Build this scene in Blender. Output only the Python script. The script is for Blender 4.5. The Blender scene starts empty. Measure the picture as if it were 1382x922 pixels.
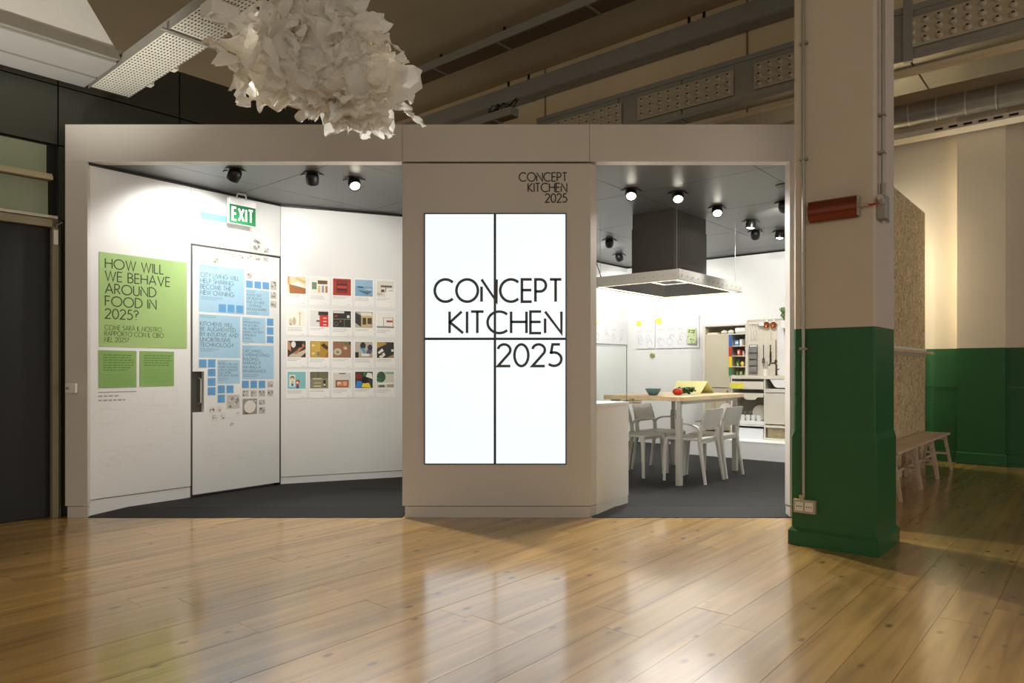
import bpy, bmesh, math, random
from mathutils import Vector, Matrix, noise

# ------------------------------------------------------------------ scene, camera, light
random.seed(7)
SC = bpy.context.scene
COL = SC.collection
PI = math.pi
FPX, CX, HY, CZ = 940.0, 691.0, 500.0, 1.194      # focal length in pixels (1382 wide), centre, horizon, eye height

cd = bpy.data.cameras.new('camera')
cam = bpy.data.objects.new('camera', cd); COL.objects.link(cam)
cam.location = (0, 0, CZ); cam.rotation_euler = (PI / 2, 0, 0)
cd.sensor_width = 36.0; cd.lens = FPX / 1382 * 36.0; cd.shift_y = (HY - 461) / 1382
cd.clip_start = 0.05; cd.clip_end = 100
SC.camera = cam

SC.view_settings.view_transform = 'Standard'; SC.view_settings.look = 'None'
SC.view_settings.exposure = 0.0; SC.view_settings.gamma = 1.0; SC.view_settings.use_curve_mapping = False
wd = bpy.data.worlds.new('hall_ambient'); SC.world = wd; wd.use_nodes = True
wd.node_tree.nodes['Background'].inputs[0].default_value = (1.0, 0.90, 0.77, 1)
wd.node_tree.nodes['Background'].inputs[1].default_value = 0.40

def lamp(name, kind, loc, target, energy, color=(1, 1, 1), **kw):
    l = bpy.data.lights.new(name, kind); l.energy = energy; l.color = color
    for k, v in kw.items(): setattr(l, k, v)
    o = bpy.data.objects.new(name, l); COL.objects.link(o); o.location = loc
    d = Vector(target) - Vector(loc)
    o.rotation_euler = d.to_track_quat('-Z', 'Y').to_euler()
    return o
WARM = (1.0, 0.83, 0.62)
lamp('hall_fill', 'AREA', (0.6, -5.0, 2.3), (0.4, 5.0, 2.6), 90, (1, .92, .80), shape='DISK', size=5.0)  # unseen fill light added behind the camera to brighten the facade
lamp('side_window_light', 'AREA', (8.2, 2.2, 2.6), (3.2, 6.0, 0.9), 55, (.86, .88, 1.0), shape='RECTANGLE', size=1.6, size_y=2.2)
lamp('recess_lamp', 'SPOT', (4.50, 9.95, 2.7), (5.75, 9.2, 2.3), 230, (1, .94, .78), spot_size=2.5, spot_blend=.6, shadow_soft_size=0.25)
lamp('floor_uplight', 'SPOT', (-3.9, 3.2, 0.6), (-3.3, 4.7, 3.5), 560, (1, .97, .9), spot_size=0.72, spot_blend=0.7, shadow_soft_size=0.1)

# ------------------------------------------------------------------ helpers
def lin(c):
    c /= 255.0
    return c / 12.92 if c <= 0.04045 else ((c + 0.055) / 1.055) ** 2.4
def rgb(h):
    h = h.lstrip('#'); return tuple(lin(int(h[i:i + 2], 16)) for i in (0, 2, 4)) + (1.0,)
MATS = {}
def mat(name, col, rough=0.5, metal=0.0, var=0.06, scale=6.0, bump=0.0, emit=0.0, trans=0.0, stretch=(1, 1, 1)):
    if name in MATS: return MATS[name]
    m = bpy.data.materials.new(name); m.use_nodes = True; nt = m.node_tree; N = nt.nodes; L = nt.links
    b = N['Principled BSDF']; b.inputs['Roughness'].default_value = rough; b.inputs['Metallic'].default_value = metal
    c = rgb(col) if isinstance(col, str) else col
    tc = N.new('ShaderNodeTexCoord'); mp = N.new('ShaderNodeMapping'); mp.inputs['Scale'].default_value = stretch
    nz = N.new('ShaderNodeTexNoise'); nz.inputs['Scale'].default_value = scale; nz.inputs['Detail'].default_value = 4
    L.new(tc.outputs['Object'], mp.inputs['Vector']); L.new(mp.outputs['Vector'], nz.inputs['Vector'])
    mx = N.new('ShaderNodeMix'); mx.data_type = 'RGBA'
    mx.inputs[6].default_value = tuple(x * (1 - var) for x in c[:3]) + (1,)
    mx.inputs[7].default_value = tuple(min(1, x * (1 + var)) for x in c[:3]) + (1,)
    L.new(nz.outputs['Fac'], mx.inputs[0]); L.new(mx.outputs[2], b.inputs['Base Color'])
    if emit:
        b.inputs['Emission Color'].default_value = c; b.inputs['Emission Strength'].default_value = emit
    if trans: b.inputs['Transmission Weight'].default_value = trans
    if bump:
        bp = N.new('ShaderNodeBump'); bp.inputs['Strength'].default_value = bump; bp.inputs['Distance'].default_value = 0.01
        L.new(nz.outputs['Fac'], bp.inputs['Height']); L.new(bp.outputs['Normal'], b.inputs['Normal'])
    MATS[name] = m
    return m
def pm(col, rough=0.6):                       # flat print / plain colour
    return mat('ink_' + col.lstrip('#'), col, rough, var=0.03, scale=20)

class Fr:                                     # a vertical plane: x along it to the right, y away from the viewer
    def __init__(s, ox, oy, ux, uy):
        n = math.hypot(ux, uy); s.ux, s.uy = ux / n, uy / n; s.ox, s.oy = ox, oy
        s.yx, s.yy = -s.uy, s.ux; s.ang = math.atan2(s.uy, s.ux)
    def w(s, x, y, z): return Vector((s.ox + x * s.ux + y * s.yx, s.oy + x * s.uy + y * s.yy, z))
    def loc(s, X, Y): return ((X - s.ox) * s.ux + (Y - s.oy) * s.uy, (X - s.ox) * s.yx + (Y - s.oy) * s.yy)
    def hit(s, px, py, y=0.0):
        k = (px - CX) / FPX
        Y = (y + s.ox * s.yx + s.oy * s.yy) / (k * s.yx + s.yy)
        x, _ = s.loc(k * Y, Y)
        return x, CZ - (py - HY) / FPX * Y
    def x(s, px, y=0.0): return s.hit(px, 0, y)[0]
ID = Fr(0, 0, 1, 0)
UR = (809 / 1240.2, 940 / 1240.2); UL = (-UR[1], UR[0])
G = Fr(0, 0, *UR)                             # room grid: x = along UR, y = along UL
ORG = {}
def setp(o, label=None, cat=None, group=None, kind=None):
    if label: o['label'] = label
    if cat: o['category'] = cat
    if group: o['group'] = group
    if kind: o['kind'] = kind
    return o
def thing(name, label, cat, fr=ID, org=(0, 0, 0), group=None, kind=None):
    o = bpy.data.objects.new(name, None); COL.objects.link(o)
    o.empty_display_size = 0.05
    o.location = fr.w(*org); o.rotation_euler = (0, 0, fr.ang); ORG[o.name] = org
    return setp(o, label, cat, group, kind)

class MB:
    def __init__(s): s.v = []; s.f = []; s.m = []
    def add(s, vs, fs, mi=0):
        b = len(s.v); s.v += [tuple(p) for p in vs]
        for f in fs: s.f.append([b + i for i in f]); s.m.append(mi)
        return s
    def box(s, x0, x1, y0, y1, z0, z1, mi=0):
        return s.add([(x, y, z) for x in (x0, x1) for y in (y0, y1) for z in (z0, z1)],
                     [(0, 1, 3, 2), (4, 6, 7, 5), (0, 4, 5, 1), (2, 3, 7, 6), (0, 2, 6, 4), (1, 5, 7, 3)], mi)
    def obox(s, c, size, M, mi=0):
        hx, hy, hz = [q / 2 for q in size]
        return s.add([Vector(c) + M @ Vector((x, y, z)) for x in (-hx, hx) for y in (-hy, hy) for z in (-hz, hz)],
                     [(0, 1, 3, 2), (4, 6, 7, 5), (0, 4, 5, 1), (2, 3, 7, 6), (0, 2, 6, 4), (1, 5, 7, 3)], mi)
    def prism(s, poly, y0, y1, mi=0):         # polygon in x,z pushed along y
        n = len(poly)
        return s.add([(x, y0, z) for x, z in poly] + [(x, y1, z) for x, z in poly],
                     [list(range(n)), list(range(2 * n - 1, n - 1, -1))] + [(i, (i + 1) % n, n + (i + 1) % n, n + i) for i in range(n)], mi)
    def slab(s, poly, z0, z1, mi=0):          # polygon in x,y pushed along z
        n = len(poly)
        return s.add([(x, y, z0) for x, y in poly] + [(x, y, z1) for x, y in poly],
                     [list(range(n)), list(range(2 * n - 1, n - 1, -1))] + [(i, (i + 1) % n, n + (i + 1) % n, n + i) for i in range(n)], mi)
    def frust(s, r0, z0, r1, z1, mi=0):       # rectangles (x0,x1,y0,y1) at two heights
        a, b = r0, r1
        return s.add([(a[0], a[2], z0), (a[1], a[2], z0), (a[1], a[3], z0), (a[0], a[3], z0),
                      (b[0], b[2], z1), (b[1], b[2], z1), (b[1], b[3], z1), (b[0], b[3], z1)],
                     [(0, 3, 2, 1), (4, 5, 6, 7), (0, 1, 5, 4), (1, 2, 6, 5), (2, 3, 7, 6), (3, 0, 4, 7)], mi)
    def flat(s, poly, y, mi=0):
        return s.add([(x, y, z) for x, z in poly], [list(range(len(poly)))], mi)
    def rect(s, x0, x1, z0, z1, y, mi=0): return s.flat([(x0, z0), (x1, z0), (x1, z1), (x0, z1)], y, mi)
    def sweep(s, path, rads, n=8, sq=1.0, mi=0, up=(0, 0, 1)):
        P = [Vector(p) for p in path]; vs = []
        if not isinstance(rads, (list, tuple)): rads = [rads] * len(P)
        for i, p in enumerate(P):
            t = (P[min(i + 1, len(P) - 1)] - P[max(i - 1, 0)]).normalized()
            u = Vector(up)
            if abs(t.dot(u)) > 0.97: u = Vector((1, 0, 0)) if abs(t.x) < 0.9 else Vector((0, 1, 0))
            a = t.cross(u).normalized(); b = a.cross(t)
            r = rads[i]; rx, ry = (r, r) if not isinstance(r, (list, tuple)) else r
            for k in range(n):
                th = 2 * PI * (k + 0.5) / n; c, q = math.cos(th), math.sin(th)
                c = math.copysign(abs(c) ** sq, c); q = math.copysign(abs(q) ** sq, q)
                vs.append(p + a * rx * c + b * ry * q)
        fs = [[i * n + k, i * n + (k + 1) % n, (i + 1) * n + (k + 1) % n, (i + 1) * n + k] for i in range(len(P) - 1) for k in range(n)]
        fs += [list(range(n))[::-1], [(len(P) - 1) * n + k for k in range(n)]]
        return s.add(vs, fs, mi)
    def lathe(s, prof, c=(0, 0, 0), n=20, M=None, mi=0):
        vs = []; c = Vector(c)
        for r, z in prof:
            for k in range(n):
                p = Vector((max(r, 1e-4) * math.cos(2 * PI * k / n), max(r, 1e-4) * math.sin(2 * PI * k / n), z))
                vs.append(c + (M @ p if M else p))
        fs = [[i * n + k, i * n + (k + 1) % n, (i + 1) * n + (k + 1) % n, (i + 1) * n + k] for i in range(len(prof) - 1) for k in range(n)]
        fs += [list(range(n))[::-1], [(len(prof) - 1) * n + k for k in range(n)]]
        return s.add(vs, fs, mi)
    def mesh(s, name, mats, org=(0, 0, 0), smooth=None, fix=True):
        me = bpy.data.meshes.new(name)
        me.from_pydata([(x - org[0], y - org[1], z - org[2]) for x, y, z in s.v], [], s.f)
        for m in (mats if isinstance(mats, (list, tuple)) else [mats]): me.materials.append(m)
        if any(s.m): me.polygons.foreach_set('material_index', s.m)
        if fix:
            bm = bmesh.new(); bm.from_mesh(me); bmesh.ops.recalc_face_normals(bm, faces=bm.faces); bm.to_mesh(me); bm.free()
        if smooth:
            me.polygons.foreach_set('use_smooth', [True] * len(me.polygons)); me.set_sharp_from_angle(angle=smooth)
        me.update()
        return me
    def build(s, name, mats, parent=None, fr=ID, org=(0, 0, 0), smooth=None, bevel=0, fix=True, **props):
        po = org
        if parent is not None: po = ORG.get(parent.name, (0, 0, 0))
        o = bpy.data.objects.new(name, s.mesh(name, mats, po, smooth, fix)); COL.objects.link(o)
        if parent is not None: o.parent = parent; ORG[o.name] = po
        else:
            o.location = fr.w(*org); o.rotation_euler = (0, 0, fr.ang); ORG[o.name] = org
        if bevel:
            bv = o.modifiers.new('edge', 'BEVEL'); bv.width = bevel; bv.segments = 2; bv.limit_method = 'ANGLE'; bv.angle_limit = 0.6
        return setp(o, **props)
def copy_tree(o, parent=None):
    c = o.copy(); COL.objects.link(c); c.parent = parent; ORG[c.name] = ORG.get(o.name, (0, 0, 0))
    for ch in list(o.children): copy_tree(ch, c)
    return c
def ch(parent, name, m, **kw):                # one boxy child part in a call: boxes=[...]
    b = MB()
    for q in kw.pop('boxes'): b.box(*q)
    return b.build(name, m, parent, **kw)

# ------------------------------------------------------------------ stroke lettering (geometric light capitals)
def arc(cx, cy, r, a0, a1, n=18, ry=None):
    ry = ry or r
    return [(cx + r * math.cos(math.radians(a0 + (a1 - a0) * i / n)), cy + ry * math.sin(math.radians(a0 + (a1 - a0) * i / n))) for i in range(n + 1)]
GL = {
 'A': (.74, [[(0, 0), (.37, 1), (.74, 0)], [(.13, .33), (.61, .33)]]),
 'B': (.51, [[(0, .52), (0, 1), (.2, 1)] + arc(.2, .76, .24, 90, -90, 10) + [(0, .52), (0, 0), (.25, 0)] + arc(.25, .26, .26, -90, 90, 10) + [(.2, .52)]]),
 'C': (.84, [arc(.5, .5, .5, 47, 313, 26)]),
 'D': (.7, [[(.2, 0), (0, 0), (0, 1), (.2, 1)] + arc(.2, .5, .5, 90, -90, 18)]),
 'E': (.46, [[(.46, 1), (0, 1), (0, 0), (.46, 0)], [(0, .52), (.44, .52)]]),
 'F': (.44, [[(.44, 1), (0, 1), (0, 0)], [(0, .52), (.4, .52)]]),
 'G': (.98, [arc(.5, .5, .5, 47, 352, 26) + [(.99, .45), (.56, .45)]]),
 'H': (.66, [[(0, 0), (0, 1)], [(.66, 0), (.66, 1)], [(0, .52), (.66, .52)]]),
 'I': (.0, [[(0, 0), (0, 1)]]),
 'K': (.58, [[(0, 0), (0, 1)], [(.52, 1), (.02, .5), (.58, 0)]]),
 'L': (.4, [[(0, 1), (0, 0), (.4, 0)]]),
 'M': (.9, [[(0, 0), (.12, 1), (.45, .15), (.78, 1), (.9, 0)]]),
 'N': (.7, [[(0, 0), (0, .68)], [(0, 1), (.7, 0), (.7, 1)]]),
 'O': (1.0, [arc(.5, .5, .5, 0, 360, 32)]),
 'P': (.5, [[(0, 0), (0, 1), (.22, 1)] + arc(.22, .73, .27, 90, -90, 12) + [(0, .46)]]),
 'R': (.52, [[(0, 0), (0, 1), (.2, 1)] + arc(.2, .74, .26, 90, -90, 12) + [(0, .48)], [(.2, .48), (.52, 0)]]),
 'S': (.46, [arc(.23, .76, .23, 40, 270, 12) + arc(.22, .27, .26, 90, -145, 14)]),
 'T': (.54, [[(0, 1), (.54, 1)], [(.27, 0), (.27, 1)]]),
 'U': (.58, [[(0, 1), (0, .28)] + arc(.29, .28, .29, 180, 360, 12) + [(.58, 1)]]),
 'V': (.7, [[(0, 1), (.35, 0), (.7, 1)]]),
 'W': (1.0, [[(0, 1), (.26, 0), (.5, 1), (.74, 0), (1, 1)]]),
 'X': (.6, [[(0, 1), (.6, 0)], [(.6, 1), (0, 0)]]),
 'Y': (.58, [[(0, 1), (.29, .45), (.58, 1)], [(.29, .45), (.29, 0)]]),
 '0': (.58, [arc(.29, .5, .29, 0, 360, 26, .5)]),
 '2': (.52, [arc(.26, .74, .26, 170, -35, 14) + [(0, 0), (.52, 0)]]),
 '5': (.52, [[(.46, 1), (.15, 1), (.08, .56)] + arc(.21, .32, .31, 115, -135, 16)]),
 '?': (.4, [arc(.2, .78, .21, 175, -90, 12) + [(.2, .27)], [(.2, .08), (.2, 0)]]),
 ',': (.08, [[(.06, .1), (0, -.12)]]), '.': (.04, [[(.02, .07), (.02, 0)]]), '-': (.4, [[(0, .42), (.4, .42)]]),
 '&': (.62, [arc(.26, .78, .2, -50, 230, 12) + [(.62, 0)], arc(.26, .26, .26, 120, 370, 12)]),
}
GL['À'] = (.74, GL['A'][1] + [[(.22, 1.24), (.36, 1.1)]])
def stroke(pts, w):
    """mitred ribbon for a polyline -> (verts, faces)"""
    P = [Vector(p) for p in pts]; P = [p for i, p in enumerate(P) if i == 0 or (p - P[i - 1]).length > 1e-5]
    closed = (P[0] - P[-1]).length < 1e-4
    if closed: P = P[:-1]
    n = len(P); vs = []
    for i in range(n):
        a = P[i - 1] if (i > 0 or closed) else None; b = P[(i + 1) % n] if (i < n - 1 or closed) else None
        d1 = (P[i] - a).normalized() if a is not None else None
        d2 = (b - P[i]).normalized() if b is not None else None
        d1 = d1 or d2; d2 = d2 or d1
        n1 = Vector((-d1.y, d1.x)); n2 = Vector((-d2.y, d2.x)); mtr = n1 + n2
        if mtr.length < 0.3: mtr = n1.copy()
        mtr.normalize(); s = min(w / 2 / max(mtr.dot(n1), 0.3), w * 1.3)
        vs += [P[i] + mtr * s, P[i] - mtr * s]
    m = n if closed else n - 1
    return vs, [(2 * i, 2 * i + 1, 2 * ((i + 1) % n) + 1, 2 * ((i + 1) % n)) for i in range(m)]
def line_width(t, gap=.2):
    x = 0
    for c in t: x += .42 if c == ' ' else GL[c][0] + gap
    return x - gap
def lettering(parent, lines, x0, ztop, cap, pitch, y, m, weight=.1, fit=None, align='L', gap=.2, name='lettering', **props):
    """capitals on the plane y, first cap line at ztop; fit = width of the widest line"""
    b = MB(); wid = [line_width(t, gap) for t in lines]
    sx = (fit / max(wid)) if fit else cap
    for r, t in enumerate(lines):
        x = 0 if align == 'L' else -wid[r]
        for c in t:
            if c == ' ': x += .42; continue
            for st in GL[c][1]:
                vs, fs = stroke([((x + p[0]) * sx, p[1] * cap) for p in st], weight * cap)
                b.add([(x0 + v.x, y, ztop - cap - r * pitch + v.y) for v in vs], fs)
            x += GL[c][0] + gap
    return b.build(name, m, parent, fix=False, **props)
def small_print(b, x0, z0, w, rows, pitch, h, y, seed, mi=0):
    """rows of tiny illegible words as thin bars"""
    rn = random.Random(seed)
    for r in range(rows):
        x = x0; end = x0 + w * (rn.uniform(.5, 1) if r == rows - 1 else rn.uniform(.85, 1))
        while x < end:
            l = min(rn.uniform(.03, .12) * w + h, end - x)
            b.rect(x, x + l, z0 - r * pitch - h, z0 - r * pitch, y, mi); x += l + h * .8

# ------------------------------------------------------------------ materials
M_FAC = mat('facade_white', '#cdc6bd', 0.55, var=0.03, scale=3)
M_WALL = mat('booth_wall_white', '#e9e9e6', 0.35, var=0.015, scale=2)
M_DARKF = mat('charcoal_vinyl', '#191816', 0.6, var=0.3, scale=9, bump=0.05, stretch=(1, 5, 1))
M_DARKF.node_tree.nodes['Principled BSDF'].inputs['Specular IOR Level'].default_value = 0.18
M_CEILB = mat('booth_ceiling_grey', '#525250', 0.38, var=0.05, scale=4)
M_CREAM = mat('cream_plaster', '#cabba7', 0.75, var=0.07, scale=3, bump=0.1)
M_CREAM2 = mat('hall_cream_plaster', '#e2d4bb', 0.75, var=0.06, scale=2, bump=0.1)
M_GREEN = mat('green_paint', '#1f5a2b', 0.42, var=0.12, scale=4, bump=0.08)
M_TAN = mat('tan_plaster', '#dfc8a0', 0.8, var=0.12, scale=1.2, bump=0.1)
M_CEIL = mat('hall_ceiling_tan', '#d2bd96', 0.85, var=0.12, scale=1.0)
M_DARKW = mat('dark_panel', '#3c3d33', 0.4, var=0.1, scale=2)
M_BLACK = mat('black_door', '#10100e', 0.5, var=0.1, scale=3)
M_STEEL = mat('galvanised_steel', '#a8a599', 0.35, 0.5, var=0.15, scale=5)
M_STEELB = mat('bright_steel', '#dad8d0', 0.28, 0.55, var=0.03, scale=3, stretch=(1, 1, 6))
M_GREYM = mat('grey_trunking', '#9a968c', 0.5, 0.3, var=0.12, scale=6)
M_TRAY = mat('white_tray', '#e4e0d0', 0.45, 0.1, var=0.05)
M_BEIGE = mat('beige_trim', '#8d8468', 0.5, var=0.08)
M_CREAMP = mat('cream_metal', '#b3a582', 0.5, var=0.06)
M_BLK = mat('matt_black', '#121211', 0.4, var=0.1)
M_CORD = mat('red_cord', '#b0301c', 0.5)
M_INK = mat('dark_ink', '#33322e', 0.6)
M_PLAS = mat('white_plastic', '#e2ddd2', 0.4)

def wood_mat(name, c1, c2, knot, rough, lengthwise=(0.9, 14, 14), knots=True):
    m = bpy.data.materials.new(name); m.use_nodes = True; nt = m.node_tree; N = nt.nodes; L = nt.links
    b = N['Principled BSDF']; b.inputs['Roughness'].default_value = rough
    tc = N.new('ShaderNodeTexCoord'); oi = N.new('ShaderNodeObjectInfo')
    sc = N.new('ShaderNodeVectorMath'); sc.operation = 'SCALE'; sc.inputs[0].default_value = (37, 19, 5); L.new(oi.outputs['Random'], sc.inputs['Scale'])
    ad = N.new('ShaderNodeVectorMath'); ad.operation = 'ADD'; L.new(tc.outputs['Object'], ad.inputs[0]); L.new(sc.outputs[0], ad.inputs[1])
    mp = N.new('ShaderNodeMapping'); mp.inputs['Scale'].default_value = lengthwise; L.new(ad.outputs[0], mp.inputs['Vector'])
    nz = N.new('ShaderNodeTexNoise'); nz.inputs['Scale'].default_value = 1.0; nz.inputs['Detail'].default_value = 5; nz.inputs['Distortion'].default_value = 0.8
    L.new(mp.outputs[0], nz.inputs['Vector'])
    cr = N.new('ShaderNodeValToRGB'); cr.color_ramp.elements[0].position = 0.3; cr.color_ramp.elements[1].position = 0.72
    cr.color_ramp.elements[0].color = rgb(c1); cr.color_ramp.elements[1].color = rgb(c2); L.new(nz.outputs['Fac'], cr.inputs[0])
    hv = N.new('ShaderNodeHueSaturation'); L.new(cr.outputs[0], hv.inputs['Color'])
    mr = N.new('ShaderNodeMapRange'); mr.inputs[3].default_value = 0.9; mr.inputs[4].default_value = 1.08; L.new(oi.outputs['Random'], mr.inputs[0]); L.new(mr.outputs[0], hv.inputs['Value'])
    out = hv.outputs[0]
    if knots:
        mk = N.new('ShaderNodeMapping'); mk.inputs['Scale'].default_value = (2.0, 3.6, 3.6); L.new(ad.outputs[0], mk.inputs['Vector'])
        vo = N.new('ShaderNodeTexVoronoi'); vo.inputs['Scale'].default_value = 2.0; L.new(mk.outputs[0], vo.inputs['Vector'])
        kr = N.new('ShaderNodeValToRGB'); kr.color_ramp.elements[0].position = 0.06; kr.color_ramp.elements[1].position = 0.15
        kr.color_ramp.elements[0].color = (0.75, 0.75, 0.75, 1); kr.color_ramp.elements[1].color = (0, 0, 0, 1); L.new(vo.outputs['Distance'], kr.inputs[0])
        mx = N.new('ShaderNodeMix'); mx.data_type = 'RGBA'; mx.inputs[7].default_value = rgb(knot)
        L.new(kr.outputs[0], mx.inputs[0]); L.new(out, mx.inputs[6]); out = mx.outputs[2]
    L.new(out, b.inputs['Base Color'])
    bp = N.new('ShaderNodeBump'); bp.inputs['Strength'].default_value = 0.06; bp.inputs['Distance'].default_value = 0.005
    L.new(nz.outputs['Fac'], bp.inputs['Height']); L.new(bp.outputs['Normal'], b.inputs['Normal'])
    MATS[name] = m
    return m
M_PLANK = wood_mat('floor_pine', '#83622f', '#ad884a', '#3a230e', 0.4)
_pb = M_PLANK.node_tree.nodes['Principled BSDF']; _pb.inputs['Coat Weight'].default_value = 1.0; _pb.inputs['Coat Roughness'].default_value = 0.15; _pb.inputs['Coat IOR'].default_value = 2.05; _pb.inputs['Specular IOR Level'].default_value = 0.15
M_BIRCH = wood_mat('pale_birch', '#d5b98c', '#ead5b0', '#8a6a42', 0.45, knots=False)
M_BENCH = wood_mat('bench_pine', '#b79c80', '#d1b89c', '#7a5a3a', 0.5, knots=False)
def osb_mat():
    m = bpy.data.materials.new('osb'); m.use_nodes = True; nt = m.node_tree; N = nt.nodes; L = nt.links
    b = N['Principled BSDF']; b.inputs['Roughness'].default_value = 0.7
    tc = N.new('ShaderNodeTexCoord'); nz = N.new('ShaderNodeTexNoise'); nz.inputs['Scale'].default_value = 9
    L.new(tc.outputs['Object'], nz.inputs['Vector'])
    ad = N.new('ShaderNodeVectorMath'); ad.operation = 'MULTIPLY_ADD'; ad.inputs[1].default_value = (.35, .35, .35)
    L.new(nz.outputs['Color'], ad.inputs[0]); L.new(tc.outputs['Object'], ad.inputs[2])
    mp = N.new('ShaderNodeMapping'); mp.inputs['Scale'].default_value = (16, 16, 40); L.new(ad.outputs[0], mp.inputs['Vector'])
    vo = N.new('ShaderNodeTexVoronoi'); vo.inputs['Scale'].default_value = 1; L.new(mp.outputs[0], vo.inputs['Vector'])
    cr = N.new('ShaderNodeValToRGB'); cr.color_ramp.elements[0].color = rgb('#a08152'); cr.color_ramp.elements[1].color = rgb('#e4cb9e')
    cr.color_ramp.elements[1].position = 0.7
    L.new(vo.outputs['Color'], cr.inputs[0]); L.new(cr.outputs[0], b.inputs['Base Color']); return m
M_OSB = osb_mat()
M_GLASS = bpy.data.materials.new('clear_glass'); M_GLASS.use_nodes = True
_b = M_GLASS.node_tree.nodes['Principled BSDF']; _b.inputs['Base Color'].default_value = (.97, 1, .98, 1)
_b.inputs['Transmission Weight'].default_value = 1; _b.inputs['Roughness'].default_value = 0.0; _b.inputs['IOR'].default_value = 1.1
M_GEDGE = mat('glass_edge', '#5f7f70', 0.2)

# ------------------------------------------------------------------ key points of the booth
D0 = 5.64
ZT, ZH, FL = 3.186, 2.886, 0.035             # booth top, opening top / booth ceiling, raised floor
W0, W1 = (-3.45, 5.66), (-2.36, 7.10)
M1 = (-0.6, 7.818)
BC, BR = (1.886, 11.44), (5.14, 8.70)
BRC = tuple(G.w(9.93, 1.85, 0).to_2d())
WL = Fr(*W0, W1[0] - W0[0], W1[1] - W0[1]); WLL = math.hypot(W1[0] - W0[0], W1[1] - W0[1])
WM = Fr(*W1, M1[0] - W1[0], M1[1] - W1[1]); WML = math.hypot(M1[0] - W1[0], M1[1] - W1[1])
KB = Fr(*BC, -UL[0], -UL[1]); KBL = math.hypot(BR[0] - BC[0], BR[1] - BC[1])
KL = Fr(BC[0] - 2.9 * UR[0], BC[1] - 2.9 * UR[1], *UR)
FA = Fr(0, D0, 1, 0)
ST = dict(kind='structure')

# ------------------------------------------------------------------ floor of planks
floor = MB().box(-4, 14, -9, 13, -0.12, -0.022).build('floor', mat('subfloor', '#3a2a18', 0.8), None, G, **ST)
rn = random.Random(3)
PW = 0.192; bb = -0.9; row = 0
while bb < 6.42:
    mid = bb + PW / 2
    a_end = 10.9 if mid < 1.72 else (5.64 - .652 * bb) / .758 + 0.3
    a0 = max(.1 * mid - .4, (1.9 - .652 * mid) / .758) - rn.uniform(0, 1.3)
    while a0 < a_end:
        ln = rn.uniform(1.6, 3.0); a1 = min(a0 + ln, a_end)
        if a_end - a1 < 0.5: a1 = a_end
        b = MB(); e = 0.0007; dz = rn.uniform(-.0006, .0006)
        b.box(a0 + e, a1 - e, bb + e, bb + PW - e, -0.02, dz)
        o = b.build('plank', M_PLANK, floor, bevel=0)
        # own origin so that grain runs in plank space
        c = Vector(((a0 + a1) / 2, bb + PW / 2, 0))
        o.data.transform(Matrix.Translation(-c)); o.location = c
        a0 = a1
    bb += PW; row += 1

# ------------------------------------------------------------------ raised booth floors with ramps
def poly_floor(name, poly, rx0, rx1):
    o = MB().slab(poly, 0.002, FL).build(name, M_DARKF, None, ID, **ST)
    r = MB().add([(rx0, D0, 0.001), (rx1, D0, 0.001), (rx1, D0 + .28, 0.001), (rx0, D0 + .28, 0.001),
                  (rx0, D0, 0.004), (rx1, D0, 0.004), (rx1, D0 + .28, FL + .0008), (rx0, D0 + .28, FL + .0008)],
                 [(0, 3, 2, 1), (4, 5, 6, 7), (0, 1, 5, 4), (1, 2, 6, 5), (2, 3, 7, 6), (3, 0, 4, 7)])
    r.build('ramp', M_DARKF, o)
YB = D0 + .28
poly_floor('floor_left_bay', [(-3.30, YB), W1, M1, (-.5, YB)], -3.44, -.888)
poly_floor('floor_kitchen', [(.2, YB), (2.72, YB), BRC, BC, (0, 9.24)], .65, 2.5)

# ------------------------------------------------------------------ booth ceilings, cut into panels
def clip(poly, cl):
    out = poly
    area = sum(cl[i][0] * cl[(i + 1) % len(cl)][1] - cl[(i + 1) % len(cl)][0] * cl[i][1] for i in range(len(cl)))
    if area < 0: cl = cl[::-1]
    for i in range(len(cl)):
        a, b = cl[i], cl[(i + 1) % len(cl)]; src = out; out = []
        side = lambda p: (b[0] - a[0]) * (p[1] - a[1]) - (b[1] - a[1]) * (p[0] - a[0])
        for j in range(len(src)):
            p, q = src[j], src[(j + 1) % len(src)]; sp, sq = side(p), side(q)
            if sp >= 0: out.append(p)
            if sp * sq < 0:
                t = sp / (sp - sq); out.append((p[0] + (q[0] - p[0]) * t, p[1] + (q[1] - p[1]) * t))
        if not out: return []
    return out
def booth_ceiling(name, cl):
    root = MB().slab(cl, ZH + .03, ZH + .05).build(name, M_BLK, None, ID, **ST)
    for i in range(-2, 12):
        for j in range(0, 10):
            a0, b0 = i * 1.22 - .3, j * 1.22 - .2
            q = [tuple(G.w(a, b, 0).to_2d()) for a, b in ((a0 + .003, b0 + .003), (a0 + 1.217, b0 + .003), (a0 + 1.217, b0 + 1.217), (a0 + .003, b0 + 1.217))]
            q = clip(q, cl)
            if len(q) > 2: MB().slab(q, ZH, ZH + .03).build('ceiling_panel', M_CEILB, root)
booth_ceiling('ceiling_left_bay', [(-3.46, D0 + .10), W1, M1, (-.5, D0 + .10)])
booth_ceiling('ceiling_kitchen', [(.2, D0 + .10), (2.5, D0 + .10), BRC, BC, (0, 9.24)])

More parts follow.
